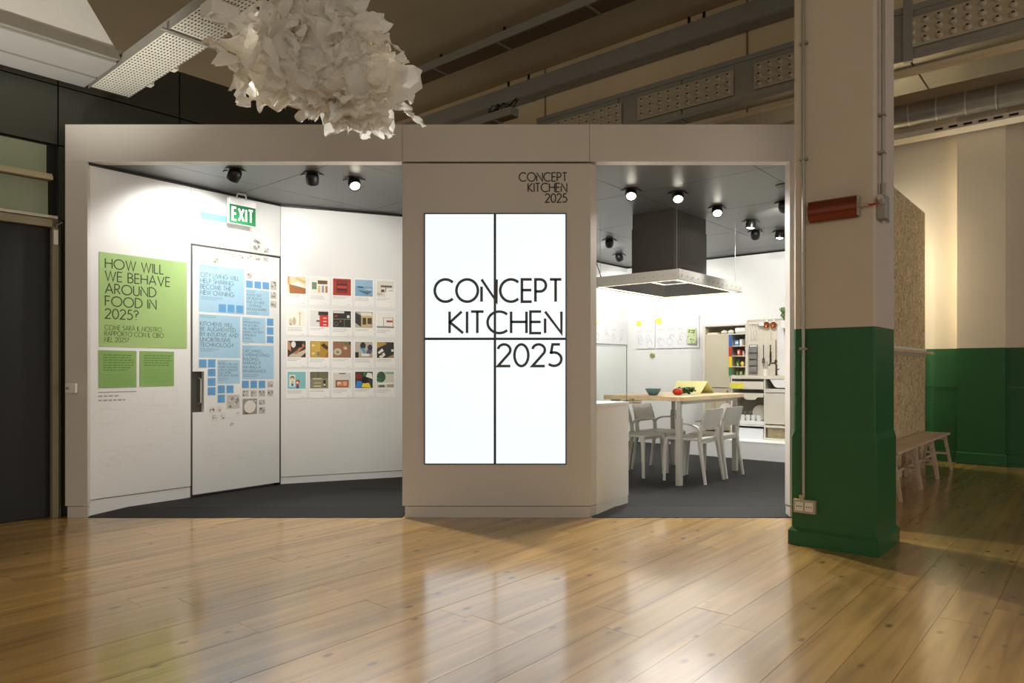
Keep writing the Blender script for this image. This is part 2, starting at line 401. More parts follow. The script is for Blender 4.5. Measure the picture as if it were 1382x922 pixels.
# ------------------------------------------------------------------ facade
wf = MB().box(-3.600, 2.48, .022, .098, ZH + .004, ZT - .006).build('wall_front', M_FAC, None, FA, **ST)
for x0, x1 in ((-3.618, -.890), (-.887, .627), (.630, 2.5)):
    ch(wf, 'header_panel', M_FAC, boxes=[(x0, x1, 0, .1, ZH, ZT)])
ch(wf, 'jamb', M_FAC, boxes=[(-3.618, -3.438, 0, .1, .096, ZH - .001)])
ch(wf, 'plinth', M_FAC, boxes=[(-3.605, -3.442, .008, .1, 0, .09)])
ch(wf, 'jamb', M_FAC, boxes=[(2.25, 2.5, 0, .1, .096, ZH - .001)])
ch(wf, 'plinth', M_FAC, boxes=[(2.255, 2.5, .008, .1, 0, .09)])
blk = [(-.888, 0), (.636, 0), (.636 + .0857 * UR[0], .0857 * UR[1]), (.636 + .0857 * UR[0], .42), (-.6, .42), (-.888, .3)]
pil = MB().slab(blk, .097, ZH - .016).build('pillar', M_FAC, wf)
MB().slab([(-.868, .012), (.632, .012), (.636 + .08 * UR[0], .01 + .08 * UR[1]), (.68, .4), (-.6, .4), (-.868, .3)], 0, .09).build('plinth', M_FAC, wf)
lettering(wf, ['CONCEPT', 'KITCHEN', '2025'], (765 - CX) * .006, CZ + (500 - 233.2) * .006, .069, .0855, -.002, M_INK, .135, fit=.386, align='R', gap=.17)

# ------------------------------------------------------------------ booth walls
door_x0, door_x1 = WL.x(260), WLL - .012
DZ0, DZ1 = 0.055, 2.335
wl = MB().box(0, WLL, .12, .16, 0, ZH).build('wall_left', mat('wall_backing', '#8d8b86', 0.6), None, WL, **ST)
px0 = WL.x(259.0)
ch(wl, 'wall_panel', M_WALL, boxes=[(.0, px0 - .012, 0, .12, .139, ZH)])
ch(wl, 'wall_panel', M_WALL, boxes=[(px0 - .010, WLL, 0, .12, DZ1 + .02, ZH)])
ch(wl, 'baseboard', M_WALL, boxes=[(-.02, px0 - .012, .006, .12, 0, .132)])
for bx in ((px0 - .012, px0 + .004, .0, .12, .035, DZ1 + .02), (WLL - .008, WLL, .0, .12, .035, DZ1 + .02), (px0, WLL - .008, .0, .12, DZ1 + .002, DZ1 + .024)):
    ch(wl, 'door_frame', mat('door_frame_grey', '#4a483f', 0.4, .2), boxes=[bx])
wm = MB().box(0, WML, .02, .1, 0, ZH).build('wall_center', M_WALL, None, WM, **ST)
ch(wm, 'wall_panel', M_WALL, boxes=[(0.004, WML, 0, .02, .109, ZH)])
ch(wm, 'baseboard', M_WALL, boxes=[(0.004, WML, .006, .02, .0, .102)])
wb = MB().box(-.05, KBL - .2, 0, .1, 0, ZH + .03).build('wall_back', M_WALL, None, KB, **ST)
wk = MB().box(0, 2.9 - .005, 0, .1, 0, ZH + .03).build('wall_back_left', M_WALL, None, KL, **ST)
def thin_wall(name, p, q, m, t=.1, z1=ZH, z0=0.0):
    f = Fr(*p, q[0] - p[0], q[1] - p[1]); l = math.hypot(q[0] - p[0], q[1] - p[1])
    return MB().box(0, l, 0, t, z0, z1).build(name, m, None, f, **ST)
thin_wall('wall_inner_left', (-.45, 6.1), (-.58, 7.8), M_WALL)
thin_wall('wall_inner_right', (.0, 9.22), (.3, 6.08), M_WALL)
# right side of the booth: white inside, chipboard outside
R0 = G.loc(2.50, 5.72)
wr = MB().box(R0[0], 10.10, 1.82, 1.90, 0, ZT).build('wall_right', M_WALL, None, G, **ST)
for a0, a1 in ((R0[0], 6.22), (6.222, 7.47), (7.472, 8.72), (8.722, 10.10)):
    ch(wr, 'chipboard_sheet', M_OSB, boxes=[(a0, a1, 1.79, 1.818, 0, ZT)])

# low wall with the glass screen
LW = Fr(.636, D0, *UR)
M_LOW_LIT = mat('low_wall_lit_white', '#e6e1d7', .5, var=.02)  # paler than the facade: kitchen light put into the colour
for w_, l_ in ((wl, WLL), (wm, WML), (wb, KBL - .2), (wk, 2.89)):
    ch(w_, 'dark_trim', M_BLK, boxes=[(.004, l_, -.012, -.0005, ZH - .022, ZH - .001)])  # black strip along the seam between wall and ceiling
lw = MB().box(.088, .584, .004, .30, 0, .905).build('wall_low', M_LOW_LIT, None, LW, **ST)
ch(lw, 'wall_panel', M_LOW_LIT, boxes=[(.0862, .585, 0, .004, .108, .905)])
ch(lw, 'baseboard', M_LOW_LIT, boxes=[(.0862, .580, .002, .0045, 0, .100)])
ch(lw, 'top_cap', M_WALL, boxes=[(.0862, .587, -.002, .302, .905, .92)])
gx = LW.x(845.6, .04)
gl = thing('glass_screen', 'clear glass screen standing on the low white wall beside the lit screens', 'glass screen', LW, ((.09 + gx) / 2, .04, .92))
ch(gl, 'pane', M_GLASS, boxes=[(.14, gx, .036, .044, .921, 1.415)])
ch(gl, 'edge', M_GEDGE, boxes=[(.14, gx + .003, .036, .044, 1.415, 1.419)])
ch(gl, 'edge', M_GEDGE, boxes=[(gx, gx + .003, .036, .044, .921, 1.415)])

# ------------------------------------------------------------------ hall walls
HB = 6.446
HL = Fr(*G.w(0, HB, 0).to_2d(), *UR)
hx = lambda px: HL.x(px)
x73, x85, x248 = hx(73), hx(84), hx(249)
hl = MB().box(-4, 5.38, .16, .3, 0, 3.985).build('wall_hall_left', M_DARKW, None, HL, **ST)
zt = HL.hit(73, 306)[1]
Z3 = 3.53
def dpanel(x0, x1, z0, z1, m=M_DARKW):
    ch(hl, 'wall_panel', m, boxes=[(x0 + .006, x1 - .006, .1, .16, z0 + .006, z1 - .006)])
    
xs = [-4, -2.3, -.6, x85, x248, x248 + 1.35, x248 + 2.7]
for i in range(len(xs) - 1):
    for z0, z1 in ((0, zt + .07), (zt + .07, 3.04), (3.04, Z3), (Z3, 3.97)):
        if i < 3 and z0 == 0: continue
        if i == 2 and z1 == 3.04: continue
        dpanel(xs[i], xs[i + 1], z0, z1)
ch(hl, 'wall_backing', M_BLK, boxes=[(-4, 5.38, .15, .16, 0, 3.97)])
# doorway with a black leaf
d2 = thing('door_2', None, None, HL, (x73 - .6, .13, 0)); setp(d2, **ST)
ch(d2, 'door_leaf', M_BLACK, boxes=[(x73 - 1.3, x73 - .001, .11, .148, .01, zt)])
ch(d2, 'door_leaf', M_BLACK, boxes=[(x73 - 2.6, x73 - 1.304, .11, .148, .01, zt)])
t1 = thing('trim_1', None, None, HL, (x73, 0, 0)); setp(t1, **ST)
ch(t1, 'post', M_BEIGE, boxes=[(x73, x73 + .045, .04, .1, 0, zt + .06)])
ch(t1, 'post', M_DARKW, boxes=[(x73 + .047, x85, .03, .1, 0, zt + .02)])
ch(t1, 'lintel', M_BEIGE, boxes=[(-4, x73 + .045, .04, .1, zt + .002, zt + .065)])
w1 = thing('window_1', None, None, HL, (-.2, .1, zt + .1)); setp(w1, **ST)
wx1 = hx(70)
gp = mat('green_frosted_glass', '#8d957a', 0.35, var=0.05)
ch(w1, 'pane', gp, boxes=[(-2.2, wx1, .1, .14, zt + .10, 2.73)])
ch(w1, 'pane', gp, boxes=[(-2.2, wx1 - .01, .1, .14, 2.79, 3.02)])
ch(w1, 'ledge', M_CREAMP, boxes=[(-2.2, wx1 + .02, .04, .1, 2.735, 2.765)])
ch(w1, 'ledge', M_CREAMP, boxes=[(-2.2, wx1 + .02, .06, .1, 2.768, 2.785)])
ch(w1, 'rail', mat('pale_rail', '#c2bda4', 0.4), boxes=[(-2.2, x85 - .02, .035, .1, zt + .072, zt + .095)])
cl = thing('door_closer', 'small white contact box on the black door frame left of the booth', 'door contact', HL, (x73 + .02, .03, zt - .1))
MB().box(x73 + .004, x73 + .036, .018, .04, zt - .14, zt - .02).build('housing', M_PLAS, cl, bevel=.003)
MB().sweep([(x73 + .02, .035, zt - .02), (x73 + .03, .03, zt + .02), (x73 + .07, .03, zt + .05), (x85 - .01, .03, zt + .055)], .005, 6).build('cable', M_BEIGE, cl)

ceil = MB().box(-5, 14, -10, 17, 5.7, 5.8).build('ceiling', M_CEIL, None, G, **ST)
bw = MB().box(8.2, 8.32, -10, 17, 4.3, 5.69).build('wall_hall_back', M_TAN, None, G, **ST)
for q in (6.4, 3.32, .2, -3):
    ch(bw, 'joint_cover', mat('tan_joint', '#8e7552', 0.8), boxes=[(8.19, 8.2, q - .012, q + .012, 4.3, 5.69)])
wfar = MB().box(10.9, 11.0, 6.4, 13, 0, 5.69).build('wall_hall_far', M_TAN, None, G, **ST)
# right hall wall with green dado
RW = Fr(*G.w(10.65, 0, 0).to_2d(), -UL[0], -UL[1])
rw = MB().box(-7, 9, .02, .15, 0, 5.69).build('wall_hall_right', M_CREAM2, None, RW, **ST)
ZD = 1.478
P0x, P1x = RW.x(1291.5, -.12), RW.x(1357, -.12)
ch(rw, 'dado', M_GREEN, boxes=[(-7, P0x, 0, .02, .0, .98)])
ch(rw, 'dado', M_GREEN, boxes=[(-7, P0x, .008, .02, .985, ZD)])
ch(rw, 'dado_ledge', M_GREEN, boxes=[(-7, P0x, -.012, .02, .975, .99)])
ch(rw, 'skirting', M_GREEN, boxes=[(-7, P0x, -.03, .02, 0, .14)])
ch(rw, 'dado', M_GREEN, boxes=[(P1x, 9, 0, .02, .0, .98)])
ch(rw, 'dado', M_GREEN, boxes=[(P1x, 9, .008, .02, .985, ZD)])
ch(rw, 'skirting', M_GREEN, boxes=[(P1x, 9, -.03, .02, 0, .14)])
ch(rw, 'pilaster', M_CREAM2, boxes=[(P0x, P1x, -.118, .02, ZD, 4.6)])
ch(rw, 'pilaster_dado', M_GREEN, boxes=[(P0x, P1x, -.12, .02, 0, ZD)])
ch(rw, 'skirting', M_GREEN, boxes=[(P0x - .01, P1x + .015, -.155, .02, 0, .15)], bevel=.012)
ch(rw, 'cornice', M_CREAM2, boxes=[(-7, 9, -.16, .02, 4.6, 5.2)])

# ------------------------------------------------------------------ column
co = thing('column', None, None, G, (5.165, 1.405, 0)); setp(co, **ST)
def shaft(i, z0, z1, c=.03):
    a0, a1, b0, b1 = 4.88 + i, 5.45 - i, 1.12 + i, 1.69 - i
    return [(a0 + c, b0), (a1 - c, b0), (a1, b0 + c), (a1, b1 - c), (a1 - c, b1), (a0 + c, b1), (a0, b1 - c), (a0, b0 + c)]
MB().slab(shaft(.028, 0, 0, .014), ZD, 5.69).build('shaft', M_CREAM, co)
MB().slab(shaft(.0275, 0, 0, .014), .78, ZD).build('dado', M_GREEN, co)
b = MB(); b.slab(shaft(.018, 0, 0, .006), .10, .74); lo = shaft(.018, 0, 0, .006); hi = shaft(.0275, 0, 0, .014)
b.add([(x, y, .74) for x, y in lo] + [(x, y, .785) for x, y in hi], [(i, (i + 1) % 8, 8 + (i + 1) % 8, 8 + i) for i in range(8)] + [list(range(7, -1, -1)), list(range(8, 16))])
b.build('dado', M_GREEN, co)
b = MB(); b.box(4.88, 5.45, 1.12, 1.69, 0, .095); b.frust((4.88, 5.45, 1.12, 1.69), .095, (4.897, 5.433, 1.137, 1.673), .117)
b.build('plinth', M_GREEN, co)

# ================================================================== hall things
CFa = 4.88 + .028                             # front face of the column shaft (plane x = const in G)
CF = Fr(*G.w(CFa, 0, 0).to_2d(), -UL[0], -UL[1])   # x = -b
def cfx(px, y=0): return CF.hit(px, 0, y)[0]
# conduit and socket on the front face
cx = cfx(1086)
cn = thing('conduit', 'grey steel conduit running down the green and cream column to a socket', 'conduit', CF, (cx, -.03, .45))
zs = CF.hit(1086, 680)[1]
MB().sweep([(cx, -.022, zs + .05), (cx, -.022, 5.6)], .011, 10).build('pipe', M_STEEL, cn, smooth=.8)
for py in (216, 471, 60):
    z = CF.hit(1086, py)[1]
    MB().box(cx - .026, cx + .026, -.036, 0, z - .008, z + .008).build('clip', M_GREYM, cn, bevel=.002)
so = thing('socket_box', 'beige double power socket low on the green column face', 'socket', CF, (cx, -.02, zs))
x0, x1 = cfx(1073.5), cfx(1103); z1, z0 = CF.hit(1074, 672)[1], CF.hit(1074, 690)[1]
MB().box(x0, x1, -.045, -.0005, z0, z1).build('housing', M_CREAMP, so, bevel=.004)
MB().box((x0 + x1) / 2 - .035, (x0 + x1) / 2 - .005, -.04, -.0005, z1, z1 + .03).build('cable_gland', M_CREAMP, so)
for k in (-1, 1):
    q = MB().box((x0 + x1) / 2 + k * .032 - .026, (x0 + x1) / 2 + k * .032 + .026, -.049, -.044, z0 + .016, z1 - .016).build('outlet', M_PLAS, so)
    b = MB()
    for d in (-.014, 0, .014): b.lathe([(.004, 0), (.004, .002)], ((x0 + x1) / 2 + k * .032 + d, -.0495, (z0 + z1) / 2), 8, Matrix.Rotation(PI / 2, 3, 'X'))
    b.build('hole', M_BLK, q)
# red tube heater on the front face
rx0, rx1 = cfx(1091, -.06), cfx(1157, -.06); rz = (CF.hit(1124, 266, -.06)[1] + CF.hit(1124, 297, -.06)[1]) / 2
rl = thing('wall_lamp', 'red translucent half-round lamp mounted on the cream column', 'wall lamp', CF, ((rx0 + rx1) / 2, -.03, rz))
prof = [(-.072, .0)] + [(-.072 + .0, .0)] 
b = MB(); n = 12; R = .072
ring = [( -.028 - .055 * math.sin(PI * i / n), rz + R * math.cos(PI * i / n)) for i in range(n + 1)]
vs = [(rx0, y, z) for y, z in ring] + [(rx1, y, z) for y, z in ring]
b.add(vs, [(i, i + 1, n + 2 + i, n + 1 + i) for i in range(n)] + [list(range(n + 1)), list(range(2 * n + 1, n, -1)), (0, n + 1, 2 * n + 1, n)])
b.build('diffuser', mat('red_acrylic', '#7a3a24', 0.2, .5, var=.15), rl, smooth=.6)
ch(rl, 'base_plate', M_GREYM, boxes=[(rx0 + .01, rx1 - .01, -.028, 0, rz - .05, rz + .05)])
ch(rl, 'end_cap', M_STEEL, boxes=[(rx1, rx1 + .006, -.07, -.005, rz - .065, rz + .065)])
ch(rl, 'end_cap', M_STEEL, boxes=[(rx0 - .004, rx0, -.07, -.005, rz - .065, rz + .065)])
jz = CF.hit(1188, 278)[1]
MB().sweep([(rx1 + .006, -.03, rz), (rx1 + .06, -.03, rz + .0)], .012, 8).build('gland', M_CREAMP, rl)
MB().sweep([(rx1 + .06, -.03, rz), (-1.175, -.03, jz + .01), (-1.12, -.045, jz + .01)], .007, 6).build('cable', M_CORD, rl)
# conduit and junction box on the right face (plane y = 1.148 in G)
jy = 1.12 + .028
ja = 4.985
jb = thing('junction_box', 'grey junction box with two cable stubs on the corner of the column', 'junction box', G, (ja, jy - .03, jz))
MB().box(ja - .05, ja + .05, jy - .055, jy - .0005, jz - .075, jz + .075).build('housing', M_GREYM, jb, bevel=.004)
MB().sweep([(ja - .05, jy - .03, jz + .03), (ja - .12, jy - .035, jz + .05)], [.02, .018], 10).build('stub', M_STEELB, jb, smooth=.8)
MB().sweep([(ja + .05, jy - .03, jz - .05), (ja + .10, jy - .035, jz - .07)], [.018, .016], 10).build('stub', M_STEELB, jb, smooth=.8)
MB().sweep([(ja, jy - .028, jz + .075), (ja, jy - .028, jz + .16)], .018, 10).build('sleeve', M_GREYM, jb, smooth=.8)
cn2 = thing('conduit', 'grey steel conduit on the narrow right side of the column above the junction box', 'conduit', G, (ja, jy - .028, jz + .16))
MB().sweep([(ja, jy - .028, jz + .16), (ja, jy - .028, 5.6)], .012, 10).build('pipe', M_STEEL, cn2, smooth=.8)
for z in (jz + .36, 2.85): MB().box(ja - .028, ja + .028, jy - .042, jy, z - .008, z + .008).build('clip', M_GREYM, cn2, bevel=.002)

# switch on the left jamb
sx, sz = FA.hit(98, 524)
sw = thing('wall_switch', 'small white switch box on the left post of the booth', 'switch', FA, (sx, -.02, sz))
MB().box(sx - .04, sx + .045, -.035, -.0005, sz - .038, sz + .038).build('housing', M_PLAS, sw, bevel=.004)
MB().lathe([(.012, 0), (.012, .006), (.004, .008)], (sx - .018, -.035, sz), 12, Matrix.Rotation(PI / 2, 3, 'X')).build('key_lock', M_GREYM, sw)

# ------------------------------------------------------------------ benches along the chipboard wall
def make_bench():
    t = thing('bench', '', 'bench', ID, (0, 0, 0), 'wooden benches along the chipboard wall')
    MB().box(-.44, .44, -.14, .14, .425, .45).build('seat', M_BENCH, t, bevel=.006)
    for sx in (-1, 1):
        for sy in (-1, 1):
            p, q = Vector((sx * .40, sy * .085, .425)), Vector((sx * .425, sy * .155, 0.0))
            MB().sweep([p, q], [(.02, .02), (.016, .016)], 4, .5).build('leg', M_BENCH, t)
        MB().box(sx * .40 - .014, sx * .40 + .014, -.095, .095, .365, .424).build('cross_rail', M_BENCH, t)
        MB().box(sx * .413 - .012, sx * .413 + .012, -.115, .115, .19, .215).build('cross_rail', M_BENCH, t)
    MB().box(-.40, .40, -.012, .012, .19, .215).build('stretcher', M_BENCH, t)
    return t
bn = make_bench()
bl = ['pale wooden bench farthest along the chipboard wall, nearest the green wall',
      'middle pale wooden bench against the chipboard wall', 'pale wooden bench nearest the column, half hidden behind it']
for i, a in enumerate((9.30, 8.40, 7.50)):
    o = bn if i == 0 else copy_tree(bn)
    o.location = G.w(a, 1.60, 0); o.rotation_euler = (0, 0, G.ang); o['label'] = bl[i]
# peg rail on the chipboard
pr = thing('peg_rail', 'wooden coat rail with a row of pegs on the chipboard wall', 'coat rail', G, (8.9, 1.78, 1.42))
ch(pr, 'board', M_PLAS, boxes=[(7.6, 10.08, 1.768, 1.789, 1.37, 1.46)])
for i in range(17):
    a = 7.7 + i * .145
    MB().sweep([(a, 1.768, 1.405), (a, 1.69, 1.415)], [.010, .012], 8).build('peg', M_BIRCH, pr)
MB().sweep([(7.6, 1.70, 1.40), (10.16, 1.70, 1.40)], .009, 8).build('rail_bar', M_BIRCH, pr)

# ------------------------------------------------------------------ overhead services
# perforated cable tray on the left, real slots
TA0, TA1, TB0, TB1, TZ = 2.085, 2.38, 2.6, 6.42, 3.53
tr = thing('cable_tray', 'white perforated cable tray crossing under the ceiling at upper left', 'cable tray', G, ((TA0 + TA1) / 2, 4.5, TZ))
def grid_tray(y0, y1):
    b = MB(); nx = 13; pit = .05; ny = int((y1 - y0) / pit); cw = (TA1 - TA0) / nx
    for j in range(ny + 1):
        yy = y0 + j * pit
        b.box(TA0, TA1, yy, yy + .024, TZ, TZ + .003)
        if j < ny:
            for i in range(nx):
                b.box(TA0 + i * cw + .0, TA0 + i * cw + cw * .5, yy + .024, yy + pit, TZ, TZ + .003)
    return b
grid_tray(TB0, 4.88).build('tray_section', M_TRAY, tr, kind='stuff')
grid_tray(4.94, TB1 - .03).build('tray_section', M_TRAY, tr, kind='stuff')
ch(tr, 'slot_shade_sheet', mat('tray_shadow_grey', '#4e4a40', .6), boxes=[(TA0 + .01, TA1 - .01, TB0, TB1, TZ + .012, TZ + .014)])  # added dark sheet, paints the shade seen through the slots
for a in (TA0 - .003, TA1): ch(tr, 'flange', M_GREYM, boxes=[(a, a + .003, TB0, TB1, TZ, TZ + .075)])
ch(tr, 'cross_bar', M_GREYM, boxes=[(TA0 - .05, TA1 + .06, 4.885, 4.925, TZ - .012, TZ + .0)])
for bq in (5.5, 5.95): ch(tr, 'bracket', M_PLAS, boxes=[(TA1 + .003, TA1 + .035, bq, bq + .07, TZ + .0, TZ + .05)])
sd = thing('smoke_detector', 'white square detector with a round lens under the cable tray', 'detector', G, (2.16, 4.33, TZ - .06))
MB().box(2.07, 2.25, 4.25, 4.41, TZ - .085, TZ - .001).build('housing', M_PLAS, sd, bevel=.006)
MB().lathe([(.055, 0), (.052, -.012), (.02, -.02)], (2.16, 4.33, TZ - .085), 20).build('lens', mat('lens_grey', '#d8d4c8', .15), sd, smooth=.5)

# steel hood over the dark wall
hd = thing('steel_duct', 'shiny stainless steel extraction duct in the upper left corner', 'duct', G, (0, 6.1, 3.55))
MB().frust((-2.4, 2.05, 5.72, 6.14), 3.62, (-2.2, 1.15, 5.25, 6.44), 4.5).build('hood', mat('duct_hood_steel', '#d5d3ca', .3, .35, var=.05, scale=2), hd)
ch(hd, 'flange', M_STEEL, boxes=[(-2.4, 2.06, 5.70, 5.74, 3.55, 3.62)])
ch(hd, 'tray', M_STEELB, boxes=[(-2.4, 2.06, 5.76, 6.14, 3.535, 3.565)])
ch(hd, 'tray', M_STEELB, boxes=[(-2.4, 2.06, 6.18, 6.44, 3.535, 3.565)])
ch(hd, 'edge', M_GREYM, boxes=[(2.055, 2.075, 5.70, 6.44, 3.60, 3.63)])
ch(hd, 'back_plate', M_GREYM, boxes=[(-2.4, 2.04, 5.74, 6.44, 3.575, 3.60)])

# trunking under the ceiling
def trunk(name, label, a0, a1, b0, b1, z0, z1, m, m2, hang):
    t = thing(name, label, 'trunking', G, ((a0 + a1) / 2, (b0 + b1) / 2, z0))
    ch(t, 'channel', m, boxes=[(a0, a1, b0, b1, z0, z1)])
    ch(t, 'cover', m2, boxes=[(a0 + .01, a1 - .01, b0, b1, z0 - .012, z0 - .001)])
    for q in hang:
        ch(t, 'hanger', M_BLK, boxes=[((a0 + a1) / 2 - .012, (a0 + a1) / 2 + .012, q, q + .03, z1, z1 + .13)])
        ch(t, 'strap', M_GREYM, boxes=[(a0 - .006, a1 + .006, q - .01, q + .03, z0 - .018, z0 - .012)])
zr = lambda r: CZ + r
trunk('ceiling_trunking', 'grey cable trunking with brown underside crossing the ceiling above the lit screens', 6.70, 6.98, 0.5, 8.4, zr(4.25), zr(4.36), M_GREYM, mat('brown_cover', '#6b5334', .7), (3.4, 4.6, 6.0, 7.2))
trunk('ceiling_trunking', 'long grey cable trunking fixed along the tan beam', 7.96, 8.18, -4, 10.2, zr(4.08), zr(4.30), M_GREYM, M_GREYM, (0.6, 3.8, 4.0, 6.6, 7.0))
trunk('ceiling_trunking', 'short bent trunking with loose cables left of the long beam trunking', 7.30, 7.46, 6.3, 8.6, zr(3.55), zr(3.66), M_GREYM, mat('brown_cover', '#6b5334', .7), (6.6, 8.0))
b = MB()
for k in range(4):
    b.sweep([(7.38 + .03 * math.sin(k * 2 + i), 6.25 + i * .09, zr(3.66) + .075 + .05 * math.sin(i * 1.7 + k)) for i in range(7)], .008, 5)
cb = b.build('loose_cables', M_BLK, None, G, (7.38, 6.5, zr(3.66)), label='bundle of black cables lying on the bent trunking', cat='cables')

# rectangular duct with punched outlets
dz0, dz1 = zr(3.17), zr(3.69)
du = thing('air_duct', 'rectangular galvanised air duct with cream outlet panels behind the booth', 'air duct', G, (8.5, 2, dz0))
cuts = [6.4, 5.0, 4.08, 2.6, 1.55, .4, -1.2, -2.9, -4.5, -6]
for q0, q1 in zip(cuts[:-1], cuts[1:]):
    ch(du, 'duct_section', M_STEEL, boxes=[(8.0, 8.18, q1 + .006, q0 - .006, dz0, dz1)])
    ch(du, 'duct_pan', mat('duct_pan', '#a8a595', .35, .7, var=.1), boxes=[(8.0, 8.95, q1 + .01, q0 - .01, dz0 - .02, dz0 - .001)])
ch(du, 'edge_strip', M_GREYM, boxes=[(7.985, 8.0, -6, 6.4, dz1 - .05, dz1 + .01)])
ch(du, 'edge_strip', M_GREYM, boxes=[(7.985, 8.0, -6, 6.4, dz0 - .02, dz0 + .03)])
M_OUT = mat('outlet_cream', '#bcae93', .55, var=.05)
scoop_me = None
DF = Fr(*G.w(7.985, 0, 0).to_2d(), -UL[0], -UL[1])
for x0p, x1p in ((742, 839), (861, 990), (1018, 1120), (1222, 1400)):
    x0, x1 = DF.x(x0p), DF.x(x1p); z0, z1 = zr(3.265), zr(3.565)
    pnl = MB().box(7.972, 7.985, -x1, -x0, z0, z1).build('outlet_panel', M_OUT, du)
    nc = max(4, int((x1 - x0) / .118))
    for r in range(3):
        for c in range(nc):
            yb = -(x0 + (c + .5) * (x1 - x0) / nc); zz = z0 + .055 + r * .095
            if scoop_me is None:
                bb_ = MB(); bb_.lathe([(.036, 0), (.036, -.004), (.026, -.018), (.008, -.024)], (0, 0, 0), 10, Matrix.Rotation(PI / 2, 3, 'Y') @ Matrix.Rotation(0.0, 3, 'X'))
                bb_.lathe([(.013, 0), (.013, -.003)], (-.020, 0, .014), 8, Matrix.Rotation(PI / 2, 3, 'Y'), 1)
                scoop_me = bb_.mesh('nozzle', [M_OUT, M_BLK])
            s = bpy.data.objects.new('nozzle', scoop_me); COL.objects.link(s); s.parent = pnl
            og = ORG[pnl.name]; s.location = (7.972 - og[0], yb - og[1], zz - og[2])
# strut
ch(du, 'support_strut', M_GREYM, boxes=[(7.93, 7.985, 1.52, 1.60, dz0 - .05, dz1 + .06)])

# spiral duct along the right wall
sa, szz, sr = 10.15, zr(3.29), .145
sp = thing('spiral_duct', 'round galvanised spiral duct running along the top of the right wall', 'air duct', G, (sa, 0, szz))
q = 3.2
while q > -5.5:
    MB().sweep([(sa, q - .008, szz), (sa, q - .30, szz)], sr, 20).build('duct_section', M_STEEL, sp, smooth=.8)
    MB().sweep([(sa, q + .008, szz), (sa, q - .008, szz)], sr + .008, 20).build('seam_ring', M_STEELB, sp, smooth=.8)
    q -= .308
ls = thing('slot_diffuser', 'long cream strip with dark slots beneath the round spiral duct', 'air vent', G, (10.3, 0, zr(3.06)))
ch(ls, 'strip', M_CREAM2, boxes=[(10.20, 10.46, -5.5, 3.2, zr(3.02), zr(3.09))])
q = 1.7
while q > -3:
    ch(ls, 'slot', M_BLK, boxes=[(10.192, 10.199, q - .09, q, zr(3.04), zr(3.065))]); q -= .155
ft = thing('ceiling_fitting', 'grey ribbed light fitting above the round duct at upper right', 'light fitting', G, (9.7, -1, zr(3.5)))
fz = zr(3.56)
ch(ft, 'body', M_GREYM, boxes=[(9.6, 9.75, .1, 1.25, fz, fz + .05)])
for i in range(7): ch(ft, 'rib', M_BLK, boxes=[(9.57, 9.78, .52 + i * .035, .54 + i * .035, fz + .05, fz + .2)])

# ------------------------------------------------------------------ cloud pendant
def paper_mat():
    m = bpy.data.materials.new('white_paper'); m.use_nodes = True; nt = m.node_tree; N = nt.nodes; L = nt.links
    out = N['Material Output']; b = N['Principled BSDF']; b.inputs['Base Color'].default_value = rgb('#fbf9f4'); b.inputs['Roughness'].default_value = .45
    tr_ = N.new('ShaderNodeBsdfTranslucent'); tr_.inputs['Color'].default_value = rgb('#faf5ea')
    mx = N.new('ShaderNodeMixShader'); mx.inputs[0].default_value = .5
    nz = N.new('ShaderNodeTexNoise'); nz.inputs['Scale'].default_value = 14; nz.inputs['Detail'].default_value = 5
    bp = N.new('ShaderNodeBump'); bp.inputs['Strength'].default_value = .35; bp.inputs['Distance'].default_value = .02
    L.new(nz.outputs['Fac'], bp.inputs['Height']); L.new(bp.outputs['Normal'], b.inputs['Normal'])
    L.new(b.outputs[0], mx.inputs[1]); L.new(tr_.outputs[0], mx.inputs[2]); L.new(mx.outputs[0], out.inputs[0])
    return m
M_PAPER = paper_mat()
PC = Vector((-1.02, 3.7, CZ + (500 - 98) * 3.7 / FPX))
pd = thing('pendant_lamp', 'cloud-like white crumpled paper pendant lamp hanging on red cords', 'lamp', ID, (PC.x, PC.y, PC.z))
ORG[pd.name] = (0, 0, 0); pd.location = PC
def sheet_mesh(seed):
    """a square of tissue paper pinched at its middle and crumpled outwards"""
    rs = random.Random(seed); n = 18; vs = []; off = Vector((seed * 7.3, seed * 3.1, 1.7))
    k1, p1, p2 = rs.choice((2, 3)), rs.uniform(0, 6), rs.uniform(0, 6)
    cup = rs.uniform(-.25, .35)
    for j in range(n + 1):
        for i in range(n + 1):
            u, v = -1 + 2 * i / n, -1 + 2 * j / n
            r = math.hypot(u, v); th = math.atan2(v, u)
            q = Vector((u, v, 0)) * 1.5 + off
            rd_ = abs(noise.noise(q)) * 2; r2 = abs(noise.noise(q * 2.3 + Vector((5, 1, 2)))) * 2
            z = cup * r + .20 * r * math.sin(k1 * th + p1 + r) + .34 * rd_ + .16 * r2
            du, dv = noise.noise(q * 1.3 + Vector((9, 0, 0))), noise.noise(q * 1.3 + Vector((0, 9, 0)))
            vs.append((u * (1 - .18 * r) + .32 * du, v * (1 - .18 * r) + .32 * dv, z))
    fs = [(j * (n + 1) + i, j * (n + 1) + i + 1, (j + 1) * (n + 1) + i + 1, (j + 1) * (n + 1) + i) for j in range(n) for i in range(n)]
    b = MB(); b.add(vs, fs); return b.mesh('paper_sheet', M_PAPER, smooth=.7, fix=False)
sheets = [sheet_mesh(s) for s in range(9)]
rs = random.Random(21)
blobs = [(Vector((-.25, 0, .08)), (.19, .22, .18), 17), (Vector((.0, .0, .04)), (.24, .26, .24), 20), (Vector((.22, .0, -.06)), (.20, .24, .25), 22), (Vector((.03, .02, .20)), (.20, .2, .15), 9)]
blobs = [(c * .9, tuple(q * .92 for q in r_), n) for c, r_, n in blobs]
